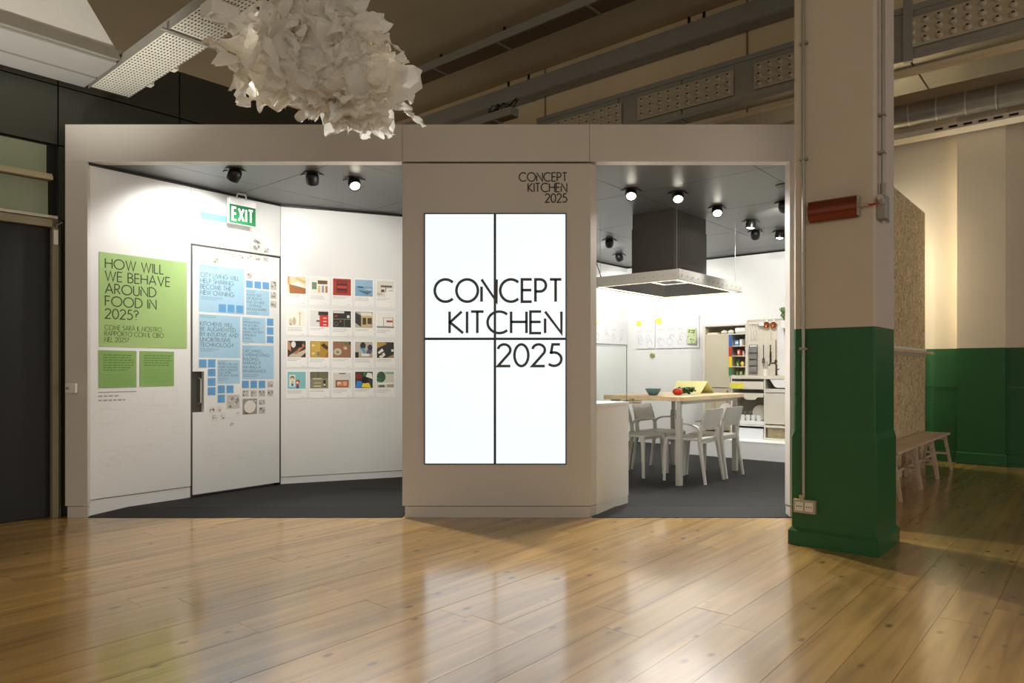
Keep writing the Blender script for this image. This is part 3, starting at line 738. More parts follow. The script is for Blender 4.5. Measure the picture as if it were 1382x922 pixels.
for c, rd, n in blobs:
    cor = MB(); cor.lathe([(.02, -.9)] + [(math.cos(t * PI / 10 - PI / 2) , math.sin(t * PI / 10 - PI / 2)) for t in range(1, 10)] + [(.02, .9)], (0, 0, 0), 14)
    cor.v = [(c.x + x * rd[0] * .3, c.y + y * rd[1] * .3, c.z + z * rd[2] * .3) for x, y, z in cor.v]
    cor.build('inner_shade', M_PAPER, pd, smooth=3)
    for k in range(n):
        ph = math.acos(1 - 2 * (k + .5) / n); th = k * 2.39996 + rs.uniform(-.3, .3)
        d = Vector((math.sin(ph) * math.cos(th), math.sin(ph) * math.sin(th), math.cos(ph)))
        o = bpy.data.objects.new('paper_sheet', rs.choice(sheets)); COL.objects.link(o); o.parent = pd
        o.location = c + Vector((d.x * rd[0], d.y * rd[1], d.z * rd[2])) * rs.uniform(.68, .88)
        tilt = (d + Vector((rs.uniform(-.5, .5), rs.uniform(-.5, .5), rs.uniform(-.5, .5)))).normalized()
        o.rotation_mode = 'QUATERNION'; o.rotation_quaternion = tilt.to_track_quat('Z', 'Y') @ Matrix.Rotation(rs.uniform(0, 6), 3, 'Z').to_quaternion()
        s = rs.uniform(.13, .20); o.scale = (s, s, s * 1.05)
for px in (384, 455, 461):
    x = (px - CX) / FPX * 3.7 - PC.x
    MB().sweep([(x, -.20, .29 if px > 400 else .33), (x + .01, -.20, .6), (x + .06, 0, 5.69 - PC.z)], .004, 6).build('cord', M_CORD, pd)

for x in (-.24, .02, .2):
    l = lamp('pendant_bulb', 'POINT', (0, 0, 0), (0, 0, -1), 27, (1, .98, .95), shadow_soft_size=.06); l.parent = pd; l.location = (x, 0, .05)

# ================================================================== lit video wall
SX = lambda px: (px - CX) * .006
SZ = lambda py: CZ + (HY - py) * .006
vw = thing('video_wall', 'lit white screen wall of four panels reading CONCEPT KITCHEN 2025', 'screen', FA, (0, -.01, SZ(627)))
M_SCR = bpy.data.materials.new('lit_screen'); M_SCR.use_nodes = True
_n = M_SCR.node_tree; _b = _n.nodes['Principled BSDF']; _b.inputs['Base Color'].default_value = (.8, .82, .84, 1); _b.inputs['Roughness'].default_value = .25
_tc = _n.nodes.new('ShaderNodeTexCoord'); _nz = _n.nodes.new('ShaderNodeTexNoise'); _nz.inputs['Scale'].default_value = 1.6
_cr = _n.nodes.new('ShaderNodeValToRGB'); _cr.color_ramp.elements[0].color = (.80, .90, .98, 1); _cr.color_ramp.elements[1].color = (.88, .96, 1, 1)
_n.links.new(_tc.outputs['Object'], _nz.inputs['Vector']); _n.links.new(_nz.outputs['Fac'], _cr.inputs[0])
_n.links.new(_cr.outputs[0], _b.inputs['Emission Color']); _b.inputs['Emission Strength'].default_value = 1.1
_b.inputs['Base Color'].default_value = (.05, .05, .05, 1)
M_BEZ = mat('screen_bezel', '#15161a', .35)
xm, zm = SX(668), SZ(457.5)
for x0, x1 in ((SX(572.5), xm), (xm, SX(764.5))):
    for z0, z1 in ((SZ(627), zm), (zm, SZ(288))):
        dsp = MB().box(x0 + .0005, x1 - .0005, -.012, -.0005, z0 + .0005, z1 - .0005).build('display', M_BEZ, vw)
        MB().box(x0 + .010, x1 - .010, -.0135, -.012, z0 + .010, z1 - .010).build('screen', M_SCR, dsp)
M_TXT = mat('screen_text_grey', '#4c4d4f', .5)
for t, xl, yt, cp in (('CONCEPT', 587, 377.5, 30), ('KITCHEN', 607, 420.8, 29), ('2025', 672, 465, 29.2)):
    lettering(vw, [t], SX(757.5), SZ(yt), cp * .006, .2, -.0150, M_TXT, .122, fit=(757.5 - xl) * .006, align='R', gap=.17)

# ================================================================== door of the left wall
d1 = thing('door_1', None, None, WL, ((door_x0 + door_x1) / 2, .03, DZ0)); setp(d1, **ST)
nx, nz0, nz1 = WL.x(275.4), WL.hit(261, 557)[1], WL.hit(261, 501.5)[1]
MB().prism([(door_x0, DZ0), (door_x1, DZ0), (door_x1, DZ1), (door_x0, DZ1), (door_x0, nz1), (nx, nz1), (nx, nz0), (door_x0, nz0)], .0, .05).build('door_leaf', M_WALL, d1)
ch(d1, 'handle_recess', mat('recess_grey', '#3f3f36', .5), boxes=[(door_x0, nx, .045, .06, nz0, nz1)])
hx0 = nx - .045
MB().sweep([(hx0 + .02, .045, nz1 - .06), (hx0 + .02, .012, nz1 - .07), (hx0 + .02, .012, nz0 + .09), (hx0 + .02, .045, nz0 + .08)], .007, 8).build('handle', M_STEELB, d1, smooth=.8)
C_LB, C_MB, C_GR = '#a6cce2', '#65a3d4', '#8b8a85'
def wrect(b, px0, px1, py0, py1, y, mi=0, fr=WL):
    x0, za = fr.hit(px0, py0); zb = fr.hit(px0, py1)[1]; x1 = fr.x(px1)
    b.rect(x0, x1, zb, za, y, mi); return x0, x1, zb, za
def blue(px0, px1, py0, py1, lines, tx, ty, cap, pitch, wpx, wgt=.105):
    b = MB(); wrect(b, px0, px1, py0, py1, -.0012); p = b.build('printed_panel', pm(C_LB), d1, fix=False)
    x0, za = WL.hit(tx, ty); s = WL.hit(tx, ty)[1] - WL.hit(tx, ty + 10)[1]
    lettering(p, lines, x0, za, cap * .93 * s / 10, pitch * s / 10, -.0020, pm('#4d5a60'), wgt, fit=WL.x(tx + wpx) - x0)
    t = MB(); small_print(t, x0, WL.hit(tx, py0 + 2)[1], (WL.x(px1) - x0) * .4, 2, .012, .004, -.0019, int(px0))
    small_print(t, x0, za - pitch * s / 10 * len(lines) - .004, (WL.x(px1) - x0) * .5, 3, .012, .004, -.0019, int(px1))
    t.build('small_print', pm('#7e9aa8'), p, fix=False, kind='stuff')
blue(268.2, 329.7, 355.8, 420.6, ['CITY LIVING WILL', 'HELP SHARING', 'BECOME THE', 'NEW OWNING'], 270.6, 367.5, 6.2, 7.9, 52)
blue(331.9, 363.3, 390, 424.4, ['FOOD OUT', 'OF SIGHT IS', 'OUT OF MIND', '- STORAGE', 'SHOULD INSPIRE'], 333.2, 396, 3.4, 4.8, 26)
blue(268.2, 324.3, 423.6, 482.7, ['KITCHENS WILL', 'BE AUGMENTED', 'BY INTUITIVE AND', 'UNOBTRUSIVE', 'TECHNOLOGY'], 270.2, 434, 5.6, 7.1, 51)
blue(326.5, 358.2, 427.6, 462.3, ['APPLIANCES IN', 'THE KITCHEN', 'WILL EMBRACE', 'HUMAN TACTILITY,', 'EXPRESSION', '& SKILLS'], 327.8, 433, 3.2, 4.4, 28)
blue(326.5, 369.3, 465.6, 512.2, ['GROWING,', 'EXPERIMENTING,', 'BUILDING,', 'MAKING IS', 'HAVING A', 'RENAISSANCE'], 328, 471.5, 4.2, 5.5, 36)
blue(293.4, 323.8, 485.6, 518.2, ['PEOPLE WILL LIVE', 'MORE NOMADIC', 'LIVES IN SMALLER', 'AND MORE', 'EFFICIENT HOMES'], 294.6, 490, 2.9, 3.9, 27)
sq = [(331.9, 340.9, 378.3, 388), (343.3, 352.2, 379.5, 389), (354.1, 363, 380.5, 390), (295, 304.8, 410.3, 421), (307, 316.2, 411, 421.5), (318.5, 328, 412, 422),
      (360, 368.8, 429.8, 439.5), (360, 368.8, 441.7, 451.5), (360, 368.8, 453.6, 462.8), (268.2, 278.7, 485, 496), (280.4, 290.7, 485, 496), (280.4, 290.7, 497.9, 508),
      (280.2, 290.6, 510.4, 521), (280.2, 290.6, 523, 533.7), (293.6, 303.3, 520.3, 530.7), (305.5, 315, 520.3, 530.7), (293.6, 303.3, 533, 543.6),
      (326.4, 335.7, 514, 524), (338, 346.7, 514, 524), (349, 357.8, 514, 524)]
for q in sq:
    b = MB(); r = wrect(b, *q, -.0022); o = b.build('printed_square', pm(C_MB), d1, fix=False)
    t = MB(); small_print(t, r[0] + .01, (r[2] + r[3]) / 2 + .02, (r[1] - r[0]) * .6, 3, .014, .004, -.0026, int(q[0] + q[2])); t.build('small_print', pm('#5a94c4'), o, fix=False, kind='stuff')
def sketch(parent, fr, px0, px1, py0, py1, seed, bg, ink, y=-.0015, n=14, name='printed_sketch'):
    r = random.Random(seed); b = MB(); x0, x1, z0, z1 = wrect(b, px0, px1, py0, py1, y, 0, fr)
    w, h = x1 - x0, z1 - z0
    for i in range(n):
        cx, cz = x0 + w * r.uniform(.12, .88), z0 + h * r.uniform(.12, .88)
        k = r.randint(3, 6); a = r.uniform(0, 6); s = min(w, h) * r.uniform(.08, .24)
        pts = [(min(max(cx + s * math.cos(a + 2 * PI * q / k) * r.uniform(.5, 1.1), x0), x1), min(max(cz + s * math.sin(a + 2 * PI * q / k) * r.uniform(.5, 1.1), z0), z1)) for q in range(k)]
        b.flat(pts, y - .0001 * (i + 1), 1 + i % len(ink))
    return b.build(name, [pm(bg)] + [pm(c) for c in ink], parent, fix=False)
GI = ['#8f8b84', '#b9b5ad', '#6f6b64', '#d8d4cc']
for i, q in enumerate([(306, 323.4, 533.3, 552), (349.2, 357.8, 539.7, 546.8), (349.2, 357.8, 549.8, 558.8), (327, 335.5, 526.9, 535.5), (338, 346.4, 526.9, 535.5), (349, 357.8, 526.9, 535.5),
                       (360.7, 368.5, 514.6, 523), (360.7, 368.5, 526.5, 535), (333, 340, 367, 376), (365, 373, 379, 391), (365, 373, 394, 403), (365, 373, 406, 415),
                       (286, 294.5, 347.5, 355), (309.5, 318, 341.2, 347.2), (321, 329, 343, 349), (333, 341, 344, 350), (344, 352, 345, 351.5), (355, 362, 346.5, 353)]):
    sketch(d1, WL, *q, 40 + i, '#c9c5bd', GI)
for i, q in enumerate([(282, 290, 549, 558), (292, 299, 548.5, 557), (286, 294, 560, 569), (297, 304, 558, 567), (310, 316, 570, 576), (319, 323, 556, 561)]):
    sketch(d1, WL, *q, 80 + i, '#e2e0da', GI[:3], n=6)
o = sketch(d1, WL, 327.3, 346.7, 538.5, 559.7, 99, '#9a958a', GI, n=20)
cxx, czz = WL.hit(337, 549); b = MB(); b.flat([(cxx + .062 * math.cos(i * PI / 12), czz + .062 * math.sin(i * PI / 12)) for i in range(24)], -.0045); b.build('print_circle', pm('#e8e4da'), o, fix=False)

# sketches and small marks on the walls themselves
for i, q in enumerate([(334, 354, 319, 338), (356, 363, 334, 341)]): sketch(wl, WL, *q, 120 + i, '#c4c4c0', GI, n=16)
b = MB(); wrect(b, 270.3, 306, 285.2, 294.5, -.0012); b.build('printed_bar', pm('#7fb9de'), wl, fix=False)
x0, za = WL.hit(270.5, 299); s = (za - WL.hit(270.5, 309)[1]) / 10
lettering(wl, ['RESEARCH'], x0, za, 5.4 * s, 8 * s, -.0012, pm('#9c9c98'), .1, fit=WL.x(303) - x0)
def doodles(parent, fr, x0, x1, z0, z1, n, seed, col):
    r = random.Random(seed); b = MB()
    for i in range(n):
        cx, cz, s = r.uniform(x0, x1), r.uniform(z0, z1), r.uniform(.03, .11)
        k = r.choice((0, 1, 2))
        if k == 0: pts = [(cx + s * math.cos(t * .5) * (1 + .1 * math.sin(t)), cz + s * .7 * math.sin(t * .5)) for t in range(r.randint(5, 13))]
        elif k == 1: pts = [(cx - s, cz - s * .6), (cx + s, cz - s * .6), (cx + s, cz + s * .6), (cx - s, cz + s * .6), (cx - s, cz - s * .6)]
        else: pts = [(cx + s * t * .4, cz + r.uniform(-.2, .2) * s) for t in range(5)]
        vs, fs = stroke(pts, .0035); b.add([(v.x, -.0008, v.y) for v in vs], fs)
    b.build('pencil_sketch', pm(col), parent, fix=False, kind='stuff')
doodles(wl, WL, .12, .80, .25, 1.0, 22, 5, '#dededa')
doodles(wm, WM, .15, 1.2, .25, .85, 16, 6, '#e0e0dc')
doodles(d1, WL, door_x0 + .1, door_x1 - .1, .25, .75, 14, 8, '#dededa')
# ------------------------------------------------------------------ green posters
def wposter(name, label, px0, px1, py0, py1, col, cat='poster', fr=WL, group=None):
    x0, za = fr.hit(px0, py0); zb = fr.hit(px0, py1)[1]; x1 = fr.x(px1)
    t = thing(name, label, cat, fr, ((x0 + x1) / 2, -.003, zb), group)
    MB().box(x0, x1, -.004, -.0002, zb, za).build('sheet', pm(col), t)
    return t, x0, x1, zb, za
t, x0, x1, zb, za = wposter('poster', 'large green poster asking how we will behave around food in 2025', 133.7, 252, 339.6, 467.4, '#a0bf76')
xs_, zs_ = WL.hit(141.8, 348.6); s = (zs_ - WL.hit(141.8, 358.6)[1]) / 10
lettering(t, ['HOW WILL', 'WE BEHAVE', 'AROUND', 'FOOD IN', '2025?'], xs_, zs_, 13.0 * s, 17.0 * s, -.0048, pm('#34401f'), .115, fit=WL.x(229) - xs_, gap=.18)
xs_, zs_ = WL.hit(141, 438.6)
lettering(t, ['COME SARÀ IL NOSTRO', 'RAPPORTO CON IL CIBO', 'NEL 2025?'], xs_, zs_, 6.3 * s, 8.2 * s, -.0048, pm('#4c6030'), .115, fit=WL.x(220.5) - xs_, gap=.18)
for lab, q, rows in (('left small green text card below the large green poster', (132.8, 184, 472.6, 523.5), (7, 6)), ('right small green text card below the large green poster', (188.4, 234.6, 473.7, 521.6), (5, 6))):
    t, x0, x1, zb, za = wposter('text_card', lab, *q, '#88ad60', 'card')
    b = MB(); small_print(b, x0 + .035, za - .035, (x1 - x0) * .84, rows[0], .021, .008, -.0046, int(q[0])); b.build('text_lines', pm('#5b8038'), t, fix=False, kind='stuff')
    b = MB(); small_print(b, x0 + .035, za - .055 - rows[0] * .021, (x1 - x0) * .84, rows[1], .020, .007, -.0046, int(q[0]) + 9); b.build('text_lines', pm('#79a552'), t, fix=False, kind='stuff')
b = MB(); wrect(b, 132.6, 184, 529, 530.4, -.001); xa, zq = WL.hit(132.6, 534)
small_print(b, xa, zq, .26, 1, .02, .012, -.001, 3); small_print(b, xa, zq - .035, .34, 1, .02, .012, -.001, 4)
b.build('printed_note', pm('#a5a29b'), wl, fix=False)

# ------------------------------------------------------------------ exit sign
e0, e1 = WL.x(309.8, -.12), WL.x(345, -.12); ez1, ez0 = WL.hit(309.8, 274.5, -.12)[1], WL.hit(309.8, 299.7, -.12)[1]
ex = thing('exit_sign', 'green EXIT sign hanging from the booth ceiling above the door', 'sign', WL, ((e0 + e1) / 2, -.12, ez0))
MB().box(e0 - .004, e1 + .004, -.118, -.08, ez0 - .004, ez1 + .06).build('housing', mat('sign_white', '#f2f2ee', .3, emit=.25), ex, bevel=.003)
MB().box(e0, e1, -.1195, -.1185, ez0, ez1).build('panel', mat('exit_green', '#1f7a44', .4, emit=.12), ex)
hgt = ez1 - ez0
lettering(ex, ['EXIT'], e0 + .03, ez1 - hgt * .17, hgt * .66, .1, -.1203, mat('exit_white', '#ffffff', .4, emit=.4), .17, fit=e1 - e0 - .06, gap=.32)
xm_ = (e0 + e1) / 2
MB().sweep([(xm_ - .055, -.1, ez1 + .06), (xm_ - .04, -.1, ZH - .012), (xm_ + .04, -.1, ZH - .012), (xm_ + .055, -.1, ez1 + .06)], .008, 6).build('hanger', M_PLAS, ex)

# ------------------------------------------------------------------ picture cards
R = lambda x0, y0, x1, y1: [(x0, y0), (x1, y0), (x1, y1), (x0, y1)]
def Cc(x, y, r, n=14, ry=None): return [(x + r * math.cos(2 * PI * i / n), y + (ry or r) * math.sin(2 * PI * i / n)) for i in range(n)]
PICS = [
 ('a wooden box with an open lid', '#e7d2a6', [('#a8683a', [(.12, 0), (1, 0), (1, .32), (.08, .55)]), ('#f2eee2', [(.2, .5), (.55, .75), (1, .45), (1, .34), (.3, .5)]), ('#c89a5a', [(0, .55), (.1, .5), (.12, 1), (0, 1)]), ('#dcb878', [(.4, .85), (1, .6), (1, .75), (.5, .95)])]),
 ('small packets and a green tin', '#f4f1e6', [('#4f9a72', R(.1, .3, .36, .72)), ('#c4607a', Cc(.23, .5, .08)), ('#6b5232', R(.42, .62, .95, .84)), ('#e0c078', R(.44, .12, .56, .52)), ('#9a9aa6', R(.64, .12, .76, .52)), ('#c87848', R(.84, .12, .96, .52))]),
 ('red shelves full of things', '#a83222', [('#6a2016', R(.2, .15, .8, .9)), ('#8c2a1c', R(.24, .7, .76, .85)), ('#3a1812', R(.24, .62, .76, .68)), ('#b8402c', R(.24, .42, .76, .58)), ('#3a1812', R(.24, .32, .76, .38)), ('#7e2418', R(.24, .18, .76, .3))]),
 ('a boat on blue water', '#7fa6c4', [('#9abbd2', R(0, .6, 1, 1)), ('#2f4152', [(.12, .52), (.5, .5), (.42, .58), (.15, .6)]), ('#dfe6ea', [(.5, .45), (.95, .4), (.9, .46)]), ('#4f687c', [(.15, .35), (.95, .3), (.7, .1), (.4, .22)])]),
 ('a pale kitchen with black pan rail', '#e4ded2', [('#57504a', R(.22, .6, .88, .72)), ('#4a443e', R(.24, .3, .44, .46)), ('#f4f2ec', R(.5, .0, 1, .5)), ('#8f867a', R(.68, .38, .95, .42)), ('#c9c0b0', R(0, .1, .3, .25)), ('#4a443e', R(.5, .3, .54, .62))]),
 ('hanging bottles and a thin wooden tree', '#f3efe2', [('#c9a87c', R(.66, .05, .7, .9)), ('#d9b98c', [(.5, .85), (.68, .7), (.95, .88), (.7, .76)]), ('#d7c9b4', Cc(.16, .25, .09, 12, .22)), ('#c9b89c', Cc(.36, .3, .1, 12, .24)), ('#a78f72', Cc(.18, .12, .06))]),
 ('a red chest of drawers', '#e3e1db', [('#2f2d2b', R(.45, .7, 1, .92)), ('#cf3326', R(.52, .02, 1, .7)), ('#f4d9d2', R(.72, .5, .9, .56)), ('#f4d9d2', R(.72, .3, .9, .36)), ('#f4d9d2', R(.72, .1, .9, .16)), ('#4a4846', R(.34, .3, .52, .4))]),
 ('black control panels with round dials', '#2b2c28', [('#e9e6da', R(.02, .86, .62, .98)), ('#c8452c', R(.08, .64, .25, .72)), ('#9a988c', R(0, .48, 1, .51)), ('#6f6d62', Cc(.18, .22, .12)), ('#2b2c28', Cc(.18, .22, .08)), ('#e0ddd0', R(.78, .58, .92, .74)), ('#8a887c', R(.62, .05, .64, .48)), ('#b8503c', Cc(.42, .36, .06))]),
 ('a wooden frame kitchen island', '#b8b4aa', [('#35363a', [(0, .3), (.34, .05), (.34, .75), (0, .95)]), ('#d3b780', [(.34, .05), (1, .15), (1, .75), (.34, .75)]), ('#3f3a30', R(.42, .2, .62, .62)), ('#4a4438', R(.7, .24, .94, .62)), ('#e8e4da', [(.34, .75), (1, .75), (.9, .95), (.3, .95)]), ('#d3b780', R(.64, .1, .68, .75))]),
 ('a thin table with a red dish', '#f1eee6', [('#c9a06a', R(.36, .12, .40, .68)), ('#c9a06a', R(.92, .12, .96, .68)), ('#c9a06a', R(.36, .65, .96, .68)), ('#a8483a', R(.56, .38, .92, .5)), ('#8f8a82', R(0, .02, 1, .13))]),
 ('hands working at a dark sink', '#3d2f26', [('#cdbfa6', [(0, 0), (.7, 0), (1, .3), (1, .5), (.6, .3), (.2, .2)]), ('#b87a52', [(.25, .25), (.5, .2), (.95, .7), (.85, .85), (.5, .4)]), ('#e2e0da', Cc(.32, .78, .13, 12, .2)), ('#15110e', R(.45, .6, .8, 1)), ('#c98e66', [(0, .5), (.2, .35), (.15, .9), (0, 1)])]),
 ('a hand over a mustard yellow table', '#b08a28', [('#c9a544', R(.05, .05, .55, .95)), ('#e0d8b8', R(.1, .68, .24, .78)), ('#e0d8b8', R(.1, .2, .24, .3)), ('#3c2a1e', [(.58, .75), (.75, .88), (1, .65), (.95, .45), (.75, .6)]), ('#8a7e60', Cc(.46, .22, .1, 12, .16)), ('#a5652c', [(.8, 0), (1, 0), (1, .4), (.88, .2)])]),
 ('bowls on a brown wooden table', '#96694c', [('#c9bfa6', Cc(.26, .36, .22)), ('#7a9a52', Cc(.26, .34, .1)), ('#b89a78', Cc(.68, .6, .12)), ('#d8d0bc', Cc(.7, .58, .06)), ('#4a7a3c', [(.62, .9), (.75, 1), (.9, .85), (.74, .8)]), ('#2a201a', [(.85, 1), (1, 1), (1, .7)])]),
 ('two people leaning over a table', '#bdb6a8', [('#2f2a2c', Cc(.44, .76, .16, 14, .22)), ('#5aa0c4', [(.28, .6), (.5, .62), (.62, .3), (.5, .25)]), ('#39323a', Cc(.84, .64, .14, 14, .2)), ('#5b5676', [(.68, .5), (.98, .5), (.9, .25), (.6, .2)]), ('#c49a6a', R(.25, .04, .95, .2)), ('#e8e6de', R(.35, .1, .8, .26)), ('#1f1c1a', R(0, 0, .2, .35))]),
 ('papers spread on a black table', '#2e2b28', [('#b9904c', [(0, .6), (.6, .9), (.4, 1), (0, 1)]), ('#f1ece2', [(.05, .35), (.3, .6), (.4, .45), (.12, .25)]), ('#efe6d2', [(.1, .05), (.4, .35), (.5, .2), (.3, 0)]), ('#d8904a', Cc(.3, .18, .06)), ('#a98856', [(.55, 0), (1, .0), (1, .25)]), ('#e4e0d8', R(.84, .4, .98, .55))]),
 ('two drawn children on turquoise', '#86c6c6', [('#e8f0ee', R(.1, .12, .42, .82)), ('#8a5a34', Cc(.26, .64, .12)), ('#f0cfae', Cc(.26, .58, .08)), ('#e8c85a', R(.2, .3, .32, .48)), ('#3a5fa8', R(.2, .16, .32, .3)), ('#b8552c', Cc(.56, .42, .12)), ('#f0cfae', Cc(.54, .36, .07)), ('#c8342c', R(.48, .14, .62, .28)), ('#2f4f98', R(.48, .02, .62, .14))]),
 ('a pale wire rack and a dark bottle', '#8d8468', [('#6f684e', R(0, .6, 1, 1)), ('#d3cba4', R(.15, .55, .65, .62)), ('#cfc79e', R(.2, .1, .6, .18)), ('#bdb58c', R(.2, .3, .6, .36)), ('#2a2826', R(.72, .1, .86, .5)), ('#e2ddd0', R(.74, .16, .84, .28)), ('#4a4638', R(.42, .62, .46, 1))]),
 ('a brown leather case below a rail', '#dcd8d0', [('#4a4640', R(.35, .86, .7, .92)), ('#a5643a', R(.14, .05, .88, .5)), ('#c98a5a', R(.22, .14, .8, .42)), ('#e8e0d4', Cc(.34, .28, .1)), ('#d8604a', Cc(.35, .24, .05)), ('#e4a890', R(.58, .16, .76, .4)), ('#f0eeea', R(0, .92, 1, 1))]),
 ('colourful fabrics and a yellow cloth', '#2f3a2a', [('#7a2a1e', Cc(.2, .72, .2)), ('#3f7fc9', [(0, 0), (.35, .05), (.4, .4), (.1, .45)]), ('#f0d23c', [(.35, .05), (.9, .02), (.8, .3), (.45, .35)]), ('#15130f', Cc(.55, .48, .2)), ('#ece6da', [(.6, .7), (1, .55), (.95, .9), (.7, .95)]), ('#3f7a3a', R(.46, .75, .6, .98))]),
 ('a green plant above a white bench', '#d9d4c4', [('#2f5a38', Cc(.25, .68, .26, 12, .34)), ('#3f7048', Cc(.12, .5, .14)), ('#f4f2ea', [(.05, .2), (.95, .25), (.95, .32), (.05, .3)]), ('#9ab89a', R(.5, .85, 1, 1)), ('#b09a7c', R(.6, .05, 1, .2)), ('#5a6a52', R(.1, .04, .45, .18))]),
]
cols = [(388.1, 412.5), (418.4, 443.0), (449.3, 473.5), (479.2, 503.0), (508.6, 531.6)]
rows = [(372.8, 395.9, 410.5), (417.5, 440.2, 453), (459.9, 482.3, 496.3), (501.9, 524.8, 538)]
ordn = ['top', 'second', 'third', 'bottom']
wc = mat('card_white', '#f6f5f0', .5, var=.01)
for ri, (ya, yb, yc) in enumerate(rows):
    z1 = WM.hit(388.1, ya)[1]; z0 = WM.hit(388.1, yb)[1]; zc = WM.hit(388.1, yc)[1]
    for ci, (pa, pb) in enumerate(cols):
        desc, bg, shp = PICS[ri * 5 + ci]
        x0, x1 = WM.x(pa), WM.x(pb); mg = .012
        t = thing('picture_card', 'white picture card in the %s row showing %s' % (ordn[ri], desc), 'card', WM, ((x0 + x1) / 2, -.003, zc), 'picture cards on the white wall')
        MB().box(x0 - mg, x1 + mg, -.003, -.0002, zc, z1 + mg).build('sheet', wc, t)
        b = MB(); b.rect(x0, x1, z0, z1, -.0036, 0); mats = [pm(bg)]
        for i, (c, pts) in enumerate(shp):
            mats.append(pm(c)); b.flat([(x0 + (x1 - x0) * p[0], z0 + (z1 - z0) * p[1]) for p in pts], -.0037 - .00008 * i, i + 1)
        b.build('picture', mats, t, fix=False)
        b = MB(); small_print(b, x0, z0 - .015, (x1 - x0) * .85, 2 + (ri + ci) % 2, .014, .0045, -.0036, ri * 9 + ci); small_print(b, x1 - .035, zc + .016, .03, 1, .01, .005, -.0036, ri + ci)
        b.build('caption', pm('#b5b3ac'), t, fix=False, kind='stuff')

# ================================================================== ceiling spotlights
M_LENS = mat('lit_lens', '#fff6e4', .3, emit=14)
def spot(px, py, label, target, energy, lit_show=True, ang=2.0, X=None, Y=None):
    if Y is None: Y = (ZH - CZ) * FPX / (HY - py)
    if X is None: X = (px - CX) / FPX * Y
    t = thing('spotlight', label, 'spotlight', ID, (X, Y, ZH), 'round black spotlights in the booth ceiling')
    ORG[t.name] = (0, 0, 0)
    MB().lathe([(.050, 0), (.075, -.001), (.077, -.006), (.050, -.008)], (0, 0, -.0005), 22).build('ring', M_BLK, t, smooth=.5)
    for s in (-1, 1): MB().sweep([(s * .06, 0, -.007), (s * .085, 0, -.010), (s * .10, 0, -.02)], [.006, .005, .003], 5).build('spring_clip', M_BLK, t)
    d = (Vector(target) - Vector((X, Y, ZH - .05))).normalized()
    Mr = d.to_track_quat('-Z', 'Y').to_matrix()
    pv = Vector((0, 0, -.042))
    MB().lathe([(.012, .055), (.036, .048), (.052, .025), (.056, -.005), (.054, -.045), (.051, -.052), (.044, -.046), (.040, -.034)], pv, 22, Mr).build('lamp_head', M_BLK, t, smooth=.7)
    MB().lathe([(.041, -.044), (.038, -.0455), (.012, -.047)], pv, 18, Mr).build('lens', M_LENS, t, smooth=.7)
    l = lamp('spot_bulb', 'SPOT', Vector((X, Y, ZH)) + pv + d * .075, target, energy, (1, .975, .94), spot_size=ang, spot_blend=.45, shadow_soft_size=.03)
    l.parent = t; l.location = pv + d * .075
    return t
E1 = 55
spot(317, 221, 'black ceiling spotlight nearest the header, aimed at the green poster', (-3.0, 6.4, 1.9), E1 * .95, Y=5.86)
spot(421.5, 233.4, 'black ceiling spotlight above the picture cards with its lamp turned away', (-2.0, 7.25, 1.3), E1 * .9, ang=2.3)
spot(478, 240.5, 'glowing ceiling spotlight above the picture cards facing the hall', (-.3, 4.1, .0), E1 * 6.2, ang=1.9)
spot(852, 255, 'glowing ceiling spotlight left of the cooker hood', (.6, 4.2, .0), E1 * 5.6, ang=1.8)
spot(915, 259, 'glowing ceiling spotlight in front of the cooker hood chimney', (1.2, 4.4, .0), E1 * 2.6, ang=1.75)
spot(968, 279, 'glowing ceiling spotlight just right of the cooker hood chimney', (1.6, 4.8, .0), E1 * 2.6, ang=1.75)
spot(1013.4, 297.4, 'glowing ceiling spotlight paired with a dark one behind it', (2.35, 7.75, .3), E1 * 1.9, ang=1.55)
spot(1019.5, 311.5, 'dark ceiling spotlight directly below the glowing pair lamp', (3.4, 10.0, 1.4), E1 * 1.3, ang=2.2)
spot(1052.5, 312, 'glowing ceiling spotlight farthest right toward the plant', (2.95, 8.2, .4), E1 * 1.5, ang=1.55)
spot(1058, 272.5, 'dark ceiling spotlight by the right post turned to the back wall', (3.9, 9.5, 1.3), E1 * 1.3, ang=2.1)
spot(822.5, 323, 'dark ceiling spotlight at left above the corner of the cooker hood', (1.5, 10.9, 1.6), E1 * 1.0, ang=2.2)
spot(835.5, 343, 'dark ceiling spotlight deepest in the kitchen near the back corner', (2.2, 11.0, 1.5), E1 * 1.0, ang=2.3)
hr = thing('ceiling_ring', 'empty black ring in the booth ceiling beside the right post', 'ceiling ring', ID, ((1058 - CX) / FPX * 6.36, 6.36, ZH)); ORG[hr.name] = (0, 0, 0)
MB().lathe([(.05, -.001), (.075, -.001), (.077, -.008), (.05, -.010)], (0, 0, 0), 22).build('ring', M_BLK, hr)
MB().lathe([(.05, -.002), (.01, -.0022)], (0, 0, 0), 18).build('hole', mat('hole_black', '#050505', .6), hr)

